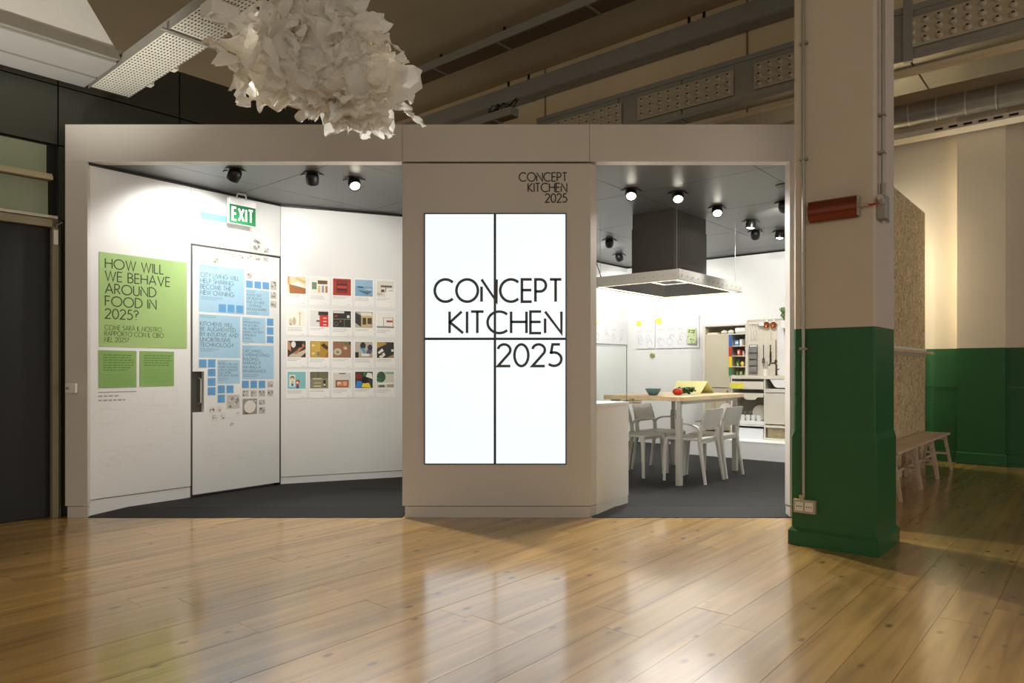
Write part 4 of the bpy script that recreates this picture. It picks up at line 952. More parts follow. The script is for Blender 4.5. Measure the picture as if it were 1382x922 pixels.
# ================================================================== cooker hood
HC = Fr(1.635, 6.80, *UR)                    # x along UR 0..1.53, y along UL 0..1.0
HZ = CZ + 123 * 6.8 / FPX; HT = .105; HXL, HYL = 1.53, 1.02
M_HOOD = mat('hood_grey', '#b9b6ae', .45, .2, var=.03)
M_CHIM = mat('hood_dark_steel', '#524e47', .38, .55, var=.06, scale=3, stretch=(1, 1, .2))
hd2 = thing('cooker_hood', 'large cooker hood with dark chimney and pale square canopy over the table', 'cooker hood', HC, (HXL / 2, HYL / 2, HZ))
for bx in ((0, HXL, 0, .03), (0, HXL, HYL - .03, HYL), (0, .03, .03, HYL - .03), (HXL - .03, HXL, .03, HYL - .03)):
    ch(hd2, 'canopy_side', M_HOOD, boxes=[(*bx, HZ, HZ + HT)])
LS = mat('hood_light_strip', '#fff2d8', .4, emit=2.2)
w = .05
for bx in ((.03, HXL - .03, .03, .03 + w), (.03, HXL - .03, HYL - .03 - w, HYL - .03), (.03, .03 + w, .03 + w, HYL - .03 - w), (HXL - .03 - w, HXL - .03, .03 + w, HYL - .03 - w)):
    ch(hd2, 'light_strip', LS, boxes=[(*bx, HZ + .004, HZ + .012)])
b = MB(); ii = .03 + w; jx, jy2 = .55, .32
r0 = [(ii, ii, HZ + .003), (HXL - ii, ii, HZ + .003), (HXL - ii, HYL - ii, HZ + .003), (ii, HYL - ii, HZ + .003)]
r1 = [(jx, jy2, HZ + .09), (HXL - jx, jy2, HZ + .09), (HXL - jx, HYL - jy2, HZ + .09), (jx, HYL - jy2, HZ + .09)]
b.add(r0 + r1, [(i, (i + 1) % 4, 4 + (i + 1) % 4, 4 + i) for i in range(4)]); b.build('inner_funnel', M_CHIM, hd2, fix=False)
ch(hd2, 'lamp_panel', mat('hood_lamp', '#fff4de', .4, emit=1.6), boxes=[(jx, HXL - jx, jy2, HYL - jy2, HZ + .088, HZ + .095)])
ch(hd2, 'filter', M_CHIM, boxes=[(jx + .1, HXL - jx - .1, jy2 + .08, HYL - jy2 - .08, HZ + .08, HZ + .0875)])
ch(hd2, 'top_plate', M_CHIM, boxes=[(.03, HXL - .03, .03, HYL - .03, HZ + HT - .008, HZ + HT)])
cx0, cx1, cy0, cy1 = HXL / 2 - .39, HXL / 2 + .39, HYL / 2 - .25, HYL / 2 + .25
ch(hd2, 'chimney', M_CHIM, boxes=[(cx0, cx1, cy0, cy1, HZ + HT, ZH - .16)])
ch(hd2, 'chimney', M_CHIM, boxes=[(cx0 + .006, cx1 - .006, cy0 + .006, cy1 - .006, ZH - .16, ZH)])
kn = MB().lathe([(.006, 0), (.006, .005), (.002, .007)], (0, 0, 0), 8, Matrix.Rotation(PI / 2, 3, 'X')).mesh('rivet', M_GREYM)
kn2 = MB().lathe([(.006, 0), (.006, .005), (.002, .007)], (0, 0, 0), 8, Matrix.Rotation(-PI / 2, 3, 'Y')).mesh('rivet', M_GREYM)
og = ORG[hd2.name]
for i in range(9):
    o = bpy.data.objects.new('rivet', kn2); COL.objects.link(o); o.parent = hd2; o.location = (0 - og[0], .06 + i * .112 - og[1], HT * .45)
for i in range(13):
    o = bpy.data.objects.new('rivet', kn); COL.objects.link(o); o.parent = hd2; o.location = (.05 + i * .118 - og[0], 0 - og[1], HT * .45)
for x, y in ((.06, .06), (HXL - .06, .06), (.06, HYL - .06), (HXL - .06, HYL - .06)):
    MB().sweep([(x, y, HZ + HT), (x, y, ZH)], .0025, 5).build('wire', M_STEEL, hd2)
MB().sweep([(.10, HYL - .05, HZ + HT), (.06, HYL + .02, HZ + .35), (.2, HYL + .1, HZ + .5), (.35, HYL + .25, ZH - .01)], .005, 5).build('cable', M_BLK, hd2)
hl_ = lamp('hood_bulb', 'AREA', HC.w(HXL / 2, HYL / 2, HZ + .002), HC.w(HXL / 2, HYL / 2, 0), 5, (1, .95, .87), shape='RECTANGLE', size=.8, size_y=.9)

# ================================================================== table
TF = Fr(1.69, 6.90, *UR)
TL, TD, TZ0, TZ1 = 1.52, .93, .885, .93
tb = thing('dining_table', 'tall pale wood table with grey adjustable legs in the kitchen', 'table', TF, (TL / 2, TD / 2, FL))
MB().box(0, TL, 0, TD, TZ0, TZ1).build('tabletop', M_BIRCH, tb, bevel=.003)
M_LEG = mat('leg_grey', '#c2bfb6', .45, .15)
for x in (.075, TL - .075):
    for y in (.075, TD - .075):
        lg = MB().box(x - .028, x + .028, y - .028, y + .028, FL, .71).build('leg', M_LEG, tb, bevel=.004)
        MB().box(x - .019, x + .019, y - .019, y + .019, .71, TZ0).build('inner_tube', M_LEG, lg)
for bx in ((.1, TL - .1, .05, .08), (.1, TL - .1, TD - .08, TD - .05)): ch(tb, 'frame_rail', M_LEG, boxes=[(*bx, TZ0 - .035, TZ0 - .001)])

# ================================================================== chairs
M_CH = mat('grey_plastic', '#d4d1ca', .5, var=.03)
def make_chair():
    t = thing('chair', '', 'chair', ID, (0, 0, 0), 'grey plastic armchairs around the table')
    b = MB(); n = 32; pts = []
    for i in range(n):
        th = 2 * PI * i / n; c, s = math.cos(th), math.sin(th)
        pts.append((.225 * math.copysign(abs(c) ** .45, c), .01 + .215 * math.copysign(abs(s) ** .45, s)))
    b.slab(pts, .435, .458); b.build('seat', M_CH, t, bevel=.005)
    for s in (-1, 1):
        MB().sweep([(s * .205, .185, .445), (s * .212, .195, .36), (s * .222, .205, .0)], [(.024, .020), (.021, .018), (.014, .013)], 8, .6).build('leg', M_CH, t, smooth=.7)
        MB().sweep([(s * .218, -.255, .0), (s * .212, -.215, .25), (s * .208, -.185, .44), (s * .206, -.195, .54), (s * .204, -.215, .63), (s * .202, -.252, .757)],
                   [(.014, .013), (.018, .017), (.022, .020), (.020, .019), (.018, .014), (.014, .009)], 8, .6).build('leg', M_CH, t, smooth=.7)
        MB().sweep([(s * .207, -.19, .535), (s * .214, -.165, .575), (s * .222, -.11, .600), (s * .226, -.02, .607), (s * .226, .06, .603)],
                   [(.016, .014), (.017, .012), (.020, .010), (.021, .009), (.016, .007)], 8, .7).build('armrest', M_CH, t, smooth=.7)
    b = MB(); nx_, nz_ = 10, 5; vs = []
    for side in (0, 1):
        for j in range(nz_ + 1):
            for i in range(nx_ + 1):
                u = -1 + 2 * i / nx_; v = j / nz_
                z = .562 + .20 * v; y = -.196 - .058 * v - .016 * (1 - u * u) + (.008 if side else -.006)
                vs.append((u * .208, y, z))
    W_ = nx_ + 1; H_ = (nx_ + 1) * (nz_ + 1); fs = []
    for j in range(nz_):
        for i in range(nx_):
            q = [j * W_ + i, j * W_ + i + 1, (j + 1) * W_ + i + 1, (j + 1) * W_ + i]; fs += [q[::-1], [k + H_ for k in q]]
    rim = [i for i in range(W_)] + [j * W_ + nx_ for j in range(1, nz_ + 1)] + [nz_ * W_ + i for i in range(nx_ - 1, -1, -1)] + [j * W_ for j in range(nz_ - 1, 0, -1)]
    for k in range(len(rim)): a, c = rim[k], rim[(k + 1) % len(rim)]; fs.append([a, c, c + H_, a + H_])
    b.add(vs, fs); b.build('backrest', M_CH, t, smooth=.6)
    ch(t, 'under_rail', M_CH, boxes=[(-.2, .2, .165, .19, .405, .435), (-.2, .2, -.19, -.17, .405, .435)])
    return t
c0 = make_chair()
for i, (x, y, a, lab) in enumerate(((.505, .150, 0, 'grey plastic chair with its back to the viewer nearest the front table leg'),
                                    (1.02, .150, 0, 'grey plastic chair by the right end of the table in front of the pans'),
                                    (.47, .79, PI, 'grey plastic chair on the far side half hidden by the low white wall'),
                                    (1.0, .79, PI, 'grey plastic chair on the far side between two table legs'))):
    o = c0 if i == 0 else copy_tree(c0)
    o.location = TF.w(x, y, FL); o.rotation_euler = (0, 0, TF.ang + a); o['label'] = lab

# ------------------------------------------------------------------ things on the table
def on_table(px, py, z=TZ1):
    Y = (CZ - z) * FPX / (py - HY); X = (px - CX) / FPX * Y
    return X, Y
X, Y = 1.50, 7.40
bo = thing('bowl', 'blue grey bowl standing on the wooden table', 'bowl', ID, (X, Y, TZ1)); ORG[bo.name] = (0, 0, 0)
MB().lathe([(.032, 0), (.045, .004), (.068, .035), (.085, .07), (.081, .071), (.062, .036), (.03, .012)], (0, 0, 0), 28).build('shell', mat('blue_grey_glaze', '#5f8591', .3), bo, smooth=.7)
MB().lathe([(.034, -.0), (.036, .006)], (0, 0, 0), 20).build('foot', mat('blue_grey_glaze', '#5f8591', .3), bo)
X, Y = 1.765, 7.42
tm = thing('tomato', 'ripe red tomato on the table beside the bowl', 'tomato', ID, (X, Y, TZ1)); ORG[tm.name] = (0, 0, 0)
MB().lathe([(.01, .001), (.034, .004), (.052, .024), (.054, .042), (.044, .063), (.022, .072), (.006, .067)], (0, 0, 0), 24).build('fruit', mat('tomato_red', '#d8381a', .25), tm, smooth=1)
b = MB()
for i in range(5):
    a = i * 1.257; b.add([(0, 0, .070), (.012 * math.cos(a - .5), .012 * math.sin(a - .5), .072), (.032 * math.cos(a), .032 * math.sin(a), .074), (.012 * math.cos(a + .5), .012 * math.sin(a + .5), .072)], [(0, 1, 2, 3)])
b.build('calyx', pm('#3c6a2a'), tm, fix=False)
X, Y = 1.885, 7.55
br = thing('leafy_greens', 'bunch of dark green leafy vegetable lying behind the tomato', 'vegetable', ID, (X, Y, TZ1)); ORG[br.name] = (0, 0, 0)
r = random.Random(4)
M_LEAF = mat('dark_leaf', '#2c5a2a', .5, var=.25, scale=20)
for i in range(16):
    c = Vector((r.uniform(-.07, .08), r.uniform(-.04, .04), r.uniform(.03, .075)))
    b = MB(); pts = []
    q = Matrix.Rotation(r.uniform(0, 6), 3, 'Z') @ Matrix.Rotation(r.uniform(-1.2, 1.2), 3, 'X')
    s_ = r.uniform(.03, .048)
    ring_ = [q @ Vector((s_ * (1 + .2 * math.sin(5 * t)) * math.cos(t), s_ * .8 * math.sin(t), .012 * math.sin(3 * t))) + c for t in [k * PI / 7 for k in range(14)]]
    ring_ = [Vector((p.x, p.y, max(p.z, .003))) for p in ring_]
    b.add([c + q @ Vector((0, 0, .012))] + ring_, [(0, 1 + k, 1 + (k + 1) % 14) for k in range(14)]); b.build('leaf', M_LEAF, br, fix=False, smooth=1.5)
MB().sweep([(-.05, 0, .02), (.0, 0, .03), (.05, .01, .04)], [.012, .016, .012], 8).build('stalk', pm('#7d9a52'), br)
# yellow tent card
tx, ty = TF.loc(*[q for q in (2.26, 7.94)])
yc = thing('tent_card', 'yellow translucent folded sign standing on the far end of the table', 'sign', TF, (1.26, .42, TZ1))
M_YEL = mat('yellow_acrylic', '#fdf8b4', .35, trans=.1)
b = MB(); b.add([(1.02, .30, TZ1), (1.06, .66, TZ1), (1.22, .70, TZ1 + .14), (1.20, .30, TZ1 + .14), (1.024, .30, TZ1), (1.064, .66, TZ1), (1.226, .70, TZ1 + .138), (1.206, .30, TZ1 + .138)],
                [(0, 1, 2, 3), (4, 7, 6, 5), (0, 3, 7, 4), (1, 5, 6, 2), (2, 6, 7, 3), (0, 4, 5, 1)]); b.build('front_panel', M_YEL, yc)
b = MB(); b.add([(1.38, .30, TZ1), (1.38, .70, TZ1), (1.22, .70, TZ1 + .139), (1.20, .30, TZ1 + .139), (1.384, .30, TZ1), (1.384, .70, TZ1), (1.226, .70, TZ1 + .14), (1.206, .30, TZ1 + .14)],
                [(0, 1, 2, 3), (4, 7, 6, 5), (0, 3, 7, 4), (1, 5, 6, 2), (2, 6, 7, 3), (0, 4, 5, 1)]); b.build('back_panel', M_YEL, yc)
# steel tool hung under the near left edge
ug = thing('kitchen_scoop', 'round steel tool with wooden grip fixed under the table edge', 'kitchen tool', TF, (-.02, .62, .84))
MB().sweep([(-.012, .46, .865), (-.012, .60, .862)], [.014, .016], 10).build('grip', M_BIRCH, ug, smooth=.8)
MB().sweep([(-.012, .60, .862), (-.012, .66, .862)], [.012, .014], 10).build('ferrule', M_STEELB, ug, smooth=.8)
MB().lathe([(.006, -.03), (.026, -.022), (.032, 0), (.026, .022), (.006, .03)], (-.012, .685, .862), 16).build('steel_head', M_STEELB, ug, smooth=1)
ch(ug, 'hook', M_GREYM, boxes=[(-.016, -.0005, .55, .57, .86, .90)])

# ================================================================== kitchen along the back wall
M_UNIT = mat('unit_cream', '#d8d2c2', .45, var=.03)
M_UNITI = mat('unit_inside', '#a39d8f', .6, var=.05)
YF, YU, YP = -.35, -.70, -1.02               # pantry/pegboard plane, base unit front, plinth front
def kx(px, y): return KB.x(px, y)
def kz(px, py, y): return KB.hit(px, py, y)[1]
XR = KBL - .35
# plinth
pb = thing('unit_plinth', 'white raised plinth running under the kitchen units', 'plinth', KB, (2.3, -.6, FL))
pz = kz(1060, 600.5, YP)
ch(pb, 'front', M_WALL, boxes=[(kx(930, YP), XR, YP, YP + .02, FL, pz - .002)])
ch(pb, 'top', M_WALL, boxes=[(kx(930, YP), XR, YP - .002, -.002, pz - .002, pz + .012)])
pz += .012
# tall pantry cabinet
pa0, pa1 = kx(948.5, YF), kx(1007, YF); ptop = kz(980, 438, YF)
pc = thing('pantry_cabinet', 'tall cream pantry cabinet with half open sliding door and food shelves', 'cabinet', KB, ((pa0 + pa1) / 2, YF / 2, pz))
t_ = .022
ch(pc, 'side_panel', M_UNIT, boxes=[(pa0, pa0 + .035, YF, -.002, pz, ptop)]); ch(pc, 'side_panel', M_UNIT, boxes=[(pa1 - .012, pa1, YF, -.002, pz, ptop)])
ch(pc, 'top_panel', M_UNIT, boxes=[(pa0 + .035, pa1 - .012, YF, -.002, ptop - t_, ptop)])
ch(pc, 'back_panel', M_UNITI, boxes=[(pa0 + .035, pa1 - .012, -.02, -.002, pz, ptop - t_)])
dz_top = kz(965, 452.5, YF); dx0, dx1 = kx(951, YF), kx(984, YF); dzb = kz(965, 523, YF)
ch(pc, 'sliding_door', mat('door_beige', '#c9c0a8', .45, var=.02), boxes=[(dx0, dx1, YF + .01, YF + .03, dzb, dz_top)])
ch(pc, 'divider', M_UNIT, boxes=[(dx1, dx1 + .012, YF, -.02, pz, dz_top)])
ch(pc, 'lower_pegboard', mat('pegboard_beige', '#c4bba4', .55, var=.04), boxes=[(dx0, dx1, YF + .01, YF + .03, pz + .06, dzb - .01)])
ch(pc, 'top_shelf', M_UNIT, boxes=[(pa0 + .035, pa1 - .012, YF + .005, -.02, dz_top, dz_top + .015)])
sx0, sx1 = dx1 + .012, pa1 - .012
shelf_py = [466.5, 480.0, 494.5, 506.5]
szs = [kz(995, p, YF) for p in shelf_py]
ecol = ['#3b63a8', '#b4382c', '#ecc82a', '#3f8450']
for i, z in enumerate(szs):
    ch(pc, 'shelf', M_UNIT, boxes=[(sx0, sx1, YF + .005, -.02, z - .012, z)])
    zt_ = dz_top if i == 0 else szs[i - 1] - .012
    ch(pc, 'colour_strip', pm(ecol[i]), boxes=[(dx1 - .002, dx1 + .045, YF - .008, YF - .0005, z - .01, zt_ - .003)])
ORD = ['blue', 'red', 'yellow', 'green']
def food(name, label, cat, i, x, w, h, col, kind='box'):
    z = szs[i] + .0005; x0 = sx0 + .045 + x; w *= .5; h *= .72
    t = thing(name, label, cat, KB, (x0, YF + .12, z))
    if kind == 'box':
        MB().box(x0 - w / 2, x0 + w / 2, YF + .03, YF + .16, z, z + h).build('carton', pm(col), t, bevel=.003)
        MB().box(x0 - w / 2 + .008, x0 + w / 2 - .008, YF + .0285, YF + .0298, z + h * .3, z + h * .75).build('label_print', pm('#f0ece2'), t)
    elif kind == 'ball':
        MB().lathe([(w * .1, 0), (w * .38, h * .1), (w * .5, h * .45), (w * .38, h * .85), (w * .08, h)], (x0, YF + .09, z), 14).build('body', pm(col, .4), t, smooth=1)
        MB().sweep([(x0, YF + .09, z + h * .97), (x0 + .004, YF + .09, z + h * 1.12)], .004, 5).build('stem', pm('#5b6a35'), t)
    elif kind == 'jar':
        MB().lathe([(w * .46, 0), (w * .5, .01), (w * .5, h * .75), (w * .38, h * .85)], (x0, YF + .09, z), 14).build('body', pm(col, .2), t, smooth=.6)
        MB().lathe([(w * .4, h * .85), (w * .4, h)], (x0, YF + .09, z), 14).build('lid', pm('#e8e4da'), t)
    else:
        r_ = random.Random(int(x * 1000) + i)
        MB().lathe([(w * .1, 0), (w * .3, h * .2), (w * .2, h * .6), (w * .05, h * .7)], (x0, YF + .09, z), 10).build('heart', pm('#a9c46a'), t, smooth=1)
        for k in range(9):
            a = r_.uniform(0, 6.28); q = Vector((math.cos(a), math.sin(a) * .6, 0)); u = Vector((-q.y, q.x, 0))
            p = Vector((x0, YF + .09, z + .006))
            hh = h * r_.uniform(.55, 1)
            MB().add([p, p + q * w * .35 + u * w * .2 + Vector((0, 0, hh * .6)), p + q * w * .5 + Vector((0, 0, hh)), p + q * w * .35 - u * w * .2 + Vector((0, 0, hh * .6))], [(0, 1, 2, 3)]).build('leaf', pm(col), t, fix=False)
SW = sx1 - sx0 - .06
food('food_box', 'blue and white food box on the shelf with the blue strip', 'food box', 0, SW * .25, .12, .11, '#4f86c4')
food('food_box', 'pale carton next to the blue food box', 'food box', 0, SW * .62, .07, .125, '#ddd8ca')
food('storage_jar', 'brown jar at the right end of the top food shelf', 'jar', 0, SW * .88, .07, .12, '#a88a5a', 'jar')
food('apple', 'dark red apple at the left of the shelf with the red strip', 'apple', 1, SW * .12, .075, .07, '#8a2a22', 'ball')
food('food_box', 'red food carton in the middle of the second shelf', 'food box', 1, SW * .42, .08, .12, '#b8402e')
food('storage_jar', 'white lidded jar right of the red food carton', 'jar', 1, SW * .70, .065, .09, '#c9bfae', 'jar')
food('apple', 'brownish red apple at the right of the second shelf', 'apple', 1, SW * .95, .07, .065, '#a5523a', 'ball')
food('lettuce', 'bright green lettuce on the shelf with the yellow strip', 'lettuce', 2, SW * .2, .13, .13, '#5fae3c', 'leaf')
food('melon', 'yellow melon beside the lettuce on the third shelf', 'melon', 2, SW * .62, .11, .10, '#e4cf5a', 'ball')
food('lemon', 'pale yellow lemon at the right end of the third shelf', 'lemon', 2, SW * .95, .06, .055, '#ecdc78', 'ball')
food('lettuce', 'pale green lettuce at the left of the lowest food shelf', 'lettuce', 3, SW * .15, .11, .10, '#7fae52', 'leaf')
food('cabbage', 'whitish green cabbage in the middle of the lowest food shelf', 'cabbage', 3, SW * .5, .09, .08, '#c9d8a0', 'ball')
food('lettuce', 'mid green lettuce at the right of the lowest food shelf', 'lettuce', 3, SW * .85, .11, .10, '#5f9a44', 'leaf')
# on the top shelf of the pantry
zt2 = dz_top + .0155
q0 = kx(951.5, YF); 
tq = thing('cutting_board', 'wooden board lying on top inside the pantry at left', 'board', KB, (q0 + .1, YF + .1, zt2)); MB().box(q0 + .02, q0 + .18, YF + .03, YF + .2, zt2, zt2 + .025).build('slab', M_BIRCH, tq, bevel=.004)
q1 = kx(991, YF)
tq = thing('paper_roll', 'white paper roll lying on top inside the pantry at right', 'paper roll', KB, (q1 + .09, YF + .08, zt2))
MB().sweep([(q1, YF + .07, zt2 + .043), (sx1 - .005, YF + .07, zt2 + .043)], .043, 18).build('roll', M_WALL, tq, smooth=.8)
MB().sweep([(q1 - .002, YF + .07, zt2 + .043), (q1 + .0005, YF + .07, zt2 + .043)], .014, 12).build('core', M_UNITI, tq)
for k, pxx in enumerate((974.5, 983.5)):
    q2 = kx(pxx, YF)
    tq = thing('cloth_bundle', ('left', 'right')[k] + ' small white folded cloth on top inside the pantry', 'cloth', KB, (q2, YF + .08, zt2))
    MB().sweep([(q2 - .03, YF + .05, zt2 + .02), (q2, YF + .08, zt2 + .035), (q2 + .03, YF + .10, zt2 + .025)], [(.018, .018), (.025, .03), (.018, .02)], 8).build('cloth', M_PLAS, tq, smooth=1)

# pegboard over the worktop
wz = kz(1020, 507, YU)                       # worktop top at the front edge
g0, g1 = pa1 + .004, XR
gtop = kz(1010, 431.5, YF)
pg = thing('pegboard', 'cream perforated board with hanging utensils above the worktop', 'pegboard', KB, ((g0 + g1) / 2, YF, wz))
M_PEG = mat('pegboard_cream', '#ddd6c4', .5, var=.03)
ch(pg, 'board', M_PEG, boxes=[(g0, g1, YF + .004, YF + .024, wz, gtop)]); ch(pg, 'housing', M_UNIT, boxes=[(g0, g1, YF + .024, -.002, wz, gtop - .01)])
ch(pg, 'edge_frame', M_UNIT, boxes=[(g0, g0 + .02, YF - .004, YF + .004, wz, gtop)]); ch(pg, 'edge_frame', M_UNIT, boxes=[(g0 + .02, g1, YF - .004, YF + .004, gtop - .02, gtop)])
ch(pg, 'side_board', M_WALL, boxes=[(kx(1050, YF), g1, YF - .006, YF + .003, wz + .001, gtop - .09)])
b = MB()
for i in range(9):
    for j in range(13): b.box(g0 + .06 + i * .06, g0 + .066 + i * .06, YF + .0025, YF + .0039, wz + .08 + j * .06, wz + .086 + j * .06)
b.build('peg_holes', pm('#8f897a'), pg, kind='stuff')
yh = YF - .02
def px_h(px, py): return KB.hit(px, py, yh)
# rail with glasses
rx0_, rz_ = px_h(1011, 438.5); rx1_ = KB.x(1049, yh)
rr_ = thing('utensil_rail', 'thin steel rail across the top of the pegboard', 'rail', KB, ((rx0_ + rx1_) / 2, yh, rz_))
MB().sweep([(rx0_, yh, rz_), (rx1_, yh, rz_)], .006, 8).build('bar', M_STEEL, rr_)
for x in (rx0_ + .05, rx1_ - .03): ch(rr_, 'bracket', M_STEEL, boxes=[(x, x + .012, yh, YF - .0005, rz_ - .008, rz_ + .008)])
def hang(name, label, px, py0, py1, fn, cat='utensil'):
    x, z1 = px_h(px, py0); z0 = px_h(px, py1)[1]
    t = thing(name, label, cat, KB, (x, yh, z0), 'utensils hanging on the pegboard'); fn(t, x, z0, z1); return t
M_TOOL = mat('tool_dark', '#4a3f38', .35, .3); M_TSTEEL = mat('tool_steel', '#8f8d88', .25, .8)
def whisk(t, x, z0, z1):
    MB().sweep([(x, yh - .008, z1 - .01), (x, yh - .008, z1 - (z1 - z0) * .4)], .007, 6).build('handle', M_PLAS, t)
    b = MB(); zc_ = z1 - (z1 - z0) * .4
    for k in range(4):
        a = k * PI / 4
        b.sweep([(x + .016 * math.sin(u * PI) * math.cos(a), yh - .008 + .014 * math.sin(u * PI) * math.sin(a), zc_ + (z0 - zc_) * u) for u in [i / 6 for i in range(7)]], .0025, 4)
    b.build('wires', M_PLAS, t)
    MB().sweep([(x, yh - .008, z1 - .01), (x, yh, z1 + .012)], .003, 5).build('hook', M_STEEL, t)
for k, pxx in enumerate((1013.5, 1017.5, 1021.5)): hang('whisk', ('leftmost', 'middle', 'rightmost')[k] + ' pale whisk on the rail above the grey pocket organiser', pxx, 438.5, 459, whisk)
def ladle(t, x, z0, z1):
    zc = (z0 + z1) / 2; rr = (z1 - z0) / 2
    MB().lathe([(.004, .035), (rr * .6, .028), (rr, .0), (rr * .96, -.002), (rr * .55, .02)], (x, yh - .025, zc), 18, Matrix.Rotation(-PI / 2, 3, 'X')).build('bowl', mat('copper', '#a3552a', .3, .6), t, smooth=1)
    MB().sweep([(x, yh - .012, zc + rr), (x, yh - .004, zc + rr + .03)], .004, 5).build('hook', M_STEEL, t)
hang('copper_cup', 'amber copper cup hanging left of its twin on the pegboard', 1035.3, 434.5, 443, ladle); hang('copper_cup', 'reddish copper cup hanging at the right end of the rail', 1044.5, 434.5, 443, ladle)
bx_, bz_ = px_h(1028.5, 439)
tq = thing('white_box', 'small white box on the rail between whisks and copper cups', 'box', KB, (bx_, yh, bz_ - .03)); MB().box(bx_ - .035, bx_ + .035, yh - .035, yh - .005, bz_ - .01, bz_ + .04).build('body', M_WALL, tq, bevel=.003); MB().box(bx_ - .037, bx_ + .037, yh - .037, yh - .003, bz_ + .04, bz_ + .048).build('lid', M_PLAS, tq)
def spat(t, x, z0, z1):
    h = z1 - z0
    MB().sweep([(x, yh - .006, z1), (x, yh - .006, z0 + h * .3)], [(.009, .006), (.007, .005)], 6).build('handle', M_TOOL, t)
    b = MB(); b.prism([(x - .022, z0), (x + .022, z0), (x + .018, z0 + h * .24), (x + .005, z0 + h * .32), (x - .005, z0 + h * .32), (x - .018, z0 + h * .24)], yh - .009, yh - .005); b.build('blade', M_TSTEEL, t)
def knife(t, x, z0, z1):
    h = z1 - z0
    MB().sweep([(x, yh - .006, z1), (x, yh - .006, z0 + h * .62)], [(.012, .008), (.011, .008)], 6).build('handle', M_TOOL, t)
    MB().prism([(x - .010, z0 + h * .62), (x - .012, z0 + .01), (x, z0), (x + .016, z0 + h * .1), (x + .014, z0 + h * .62)], yh - .008, yh - .005).build('blade', M_TOOL, t)
def spoon(t, x, z0, z1):
    h = z1 - z0
    MB().sweep([(x, yh - .006, z1), (x, yh - .006, z0 + .05)], [.005, .006], 6).build('handle', mat('spoon_wood', '#8c5a36', .5), t)
    MB().lathe([(.003, .008), (.016, .006), (.020, 0), (.014, -.002)], (x, yh - .010, z0 + .03), 12, Matrix.Rotation(PI / 2, 3, 'X') @ Matrix.Diagonal((1, 1.5, 1))).build('bowl', M_TOOL, t, smooth=1)
hang('spatula', 'dark spatula with a wide blade on the pegboard', 1030.6, 465.5, 490.5, spat); hang('knife', 'dark kitchen knife hanging straight on the pegboard', 1040.0, 465.5, 490.5, knife); hang('spoon', 'long brown wooden spoon hanging right of the knife', 1047.3, 458.5, 491, spoon)
def shears(t, x, z0, z1):
    for s in (-1, 1): MB().sweep([(x, yh - .005, z1), (x, yh - .005, z1 - (z1 - z0) * .6), (x + s * .02, yh - .005, z0 + .012)], .003, 5).build('prong', M_PLAS, t)
hang('hook_tool', 'thin white forked hook below the copper cups', 1040.3, 447, 460, shears)
# pocket organiser
ox0, oz1 = px_h(1011, 465.5); ox1 = KB.x(1022.5, yh); oz0 = px_h(1011, 505)[1]
og_ = thing('pocket_organiser', 'grey hanging organiser with four pockets on the pegboard', 'organiser', KB, ((ox0 + ox1) / 2, yh, oz0))
M_FELT = mat('grey_felt', '#7e7b76', .8, var=.1)
ch(og_, 'back_sheet', M_FELT, boxes=[(ox0, ox1, yh - .004, yh + .004, oz0, oz1)])
for i in range(4):
    z = oz0 + .03 + i * (oz1 - oz0 - .05) / 4
    b = MB(); b.prism([(ox0 + .004, z), (ox1 - .004, z), (ox1 - .004, z + .075), (ox0 + .004, z + .075)], yh - .028, yh - .0045); b.build('pocket', M_FELT, og_)
    ch(og_, 'pocket_gap', M_BLK, boxes=[(ox0 + .01, ox1 - .01, yh - .024, yh - .006, z + .0752, z + .078)])
ch(og_, 'grip', M_WALL, boxes=[(ox0 + .012, ox1 - .012, yh - .006, yh - .0042, oz1 - .03, oz1 - .008)])
# base unit with worktop
u0 = kx(986, YU); u1 = XR
bu = thing('base_unit', 'cream kitchen base unit with drawer, sink tray and open shelves', 'kitchen unit', KB, ((u0 + u1) / 2, -.5, pz))
ch(bu, 'worktop', M_UNIT, boxes=[(u0, u1, YU, YF - .0045, wz - .045, wz)])
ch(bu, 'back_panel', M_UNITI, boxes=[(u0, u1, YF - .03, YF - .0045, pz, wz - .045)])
um = kx(1032, YU)
for x in (u0, um - .012, u1 - .02): ch(bu, 'side_panel', M_UNIT, boxes=[(x, x + .02, YU + .004, YF - .03, pz, wz - .045)])
dzA, dzB = kz(1010, 515, YU), kz(1010, 525.5, YU)
dr = MB().box(u0 + .006, um - .016, YU - .004, YU + .012, dzB, dzA).build('drawer', M_UNIT, bu, bevel=.003)
shz = kz(1010, 527.5, YU); ch(bu, 'shelf', M_UNIT, boxes=[(u0 + .02, um - .012, YU + .01, YF - .03, shz - .05, shz - .032)])
nz_ = kz(1010, 531, YU)
xh = (u0 + um) / 2
MB().prism([(u0 + .05, nz_), (um - .02, nz_), (um - .02, nz_ - .05), (um - .10, nz_ - .05), (um - .13, nz_ - .085), (xh - .02, nz_ - .085), (xh - .06, nz_ - .05), (u0 + .05, nz_ - .05)], YU, YU + .014).build('drawer_front', M_UNIT, bu)
shb = kz(1010, 568, YU)
ch(bu, 'shelf', M_WALL, boxes=[(u0 + .02, um - .012, YU + .002, YF - .03, shb - .05, shb)])
ch(bu, 'drawer', M_WALL, boxes=[(u0 + .03, um - .02, YU - .004, YU + .012, kz(1010, 575, YU) - .0, shb - .055)])
lb0, lb1 = kz(1010, 593, YU), kz(1010, 578, YU)
ch(bu, 'drawer', mat('pale_box', '#dfe3e4', .3), boxes=[(u0 + .03, um - .02, YU - .002, YU + .014, lb0, lb1)])
ch(bu, 'bottom_panel', M_UNIT, boxes=[(u0, u1, YU + .002, YF - .03, pz, pz + .03)])
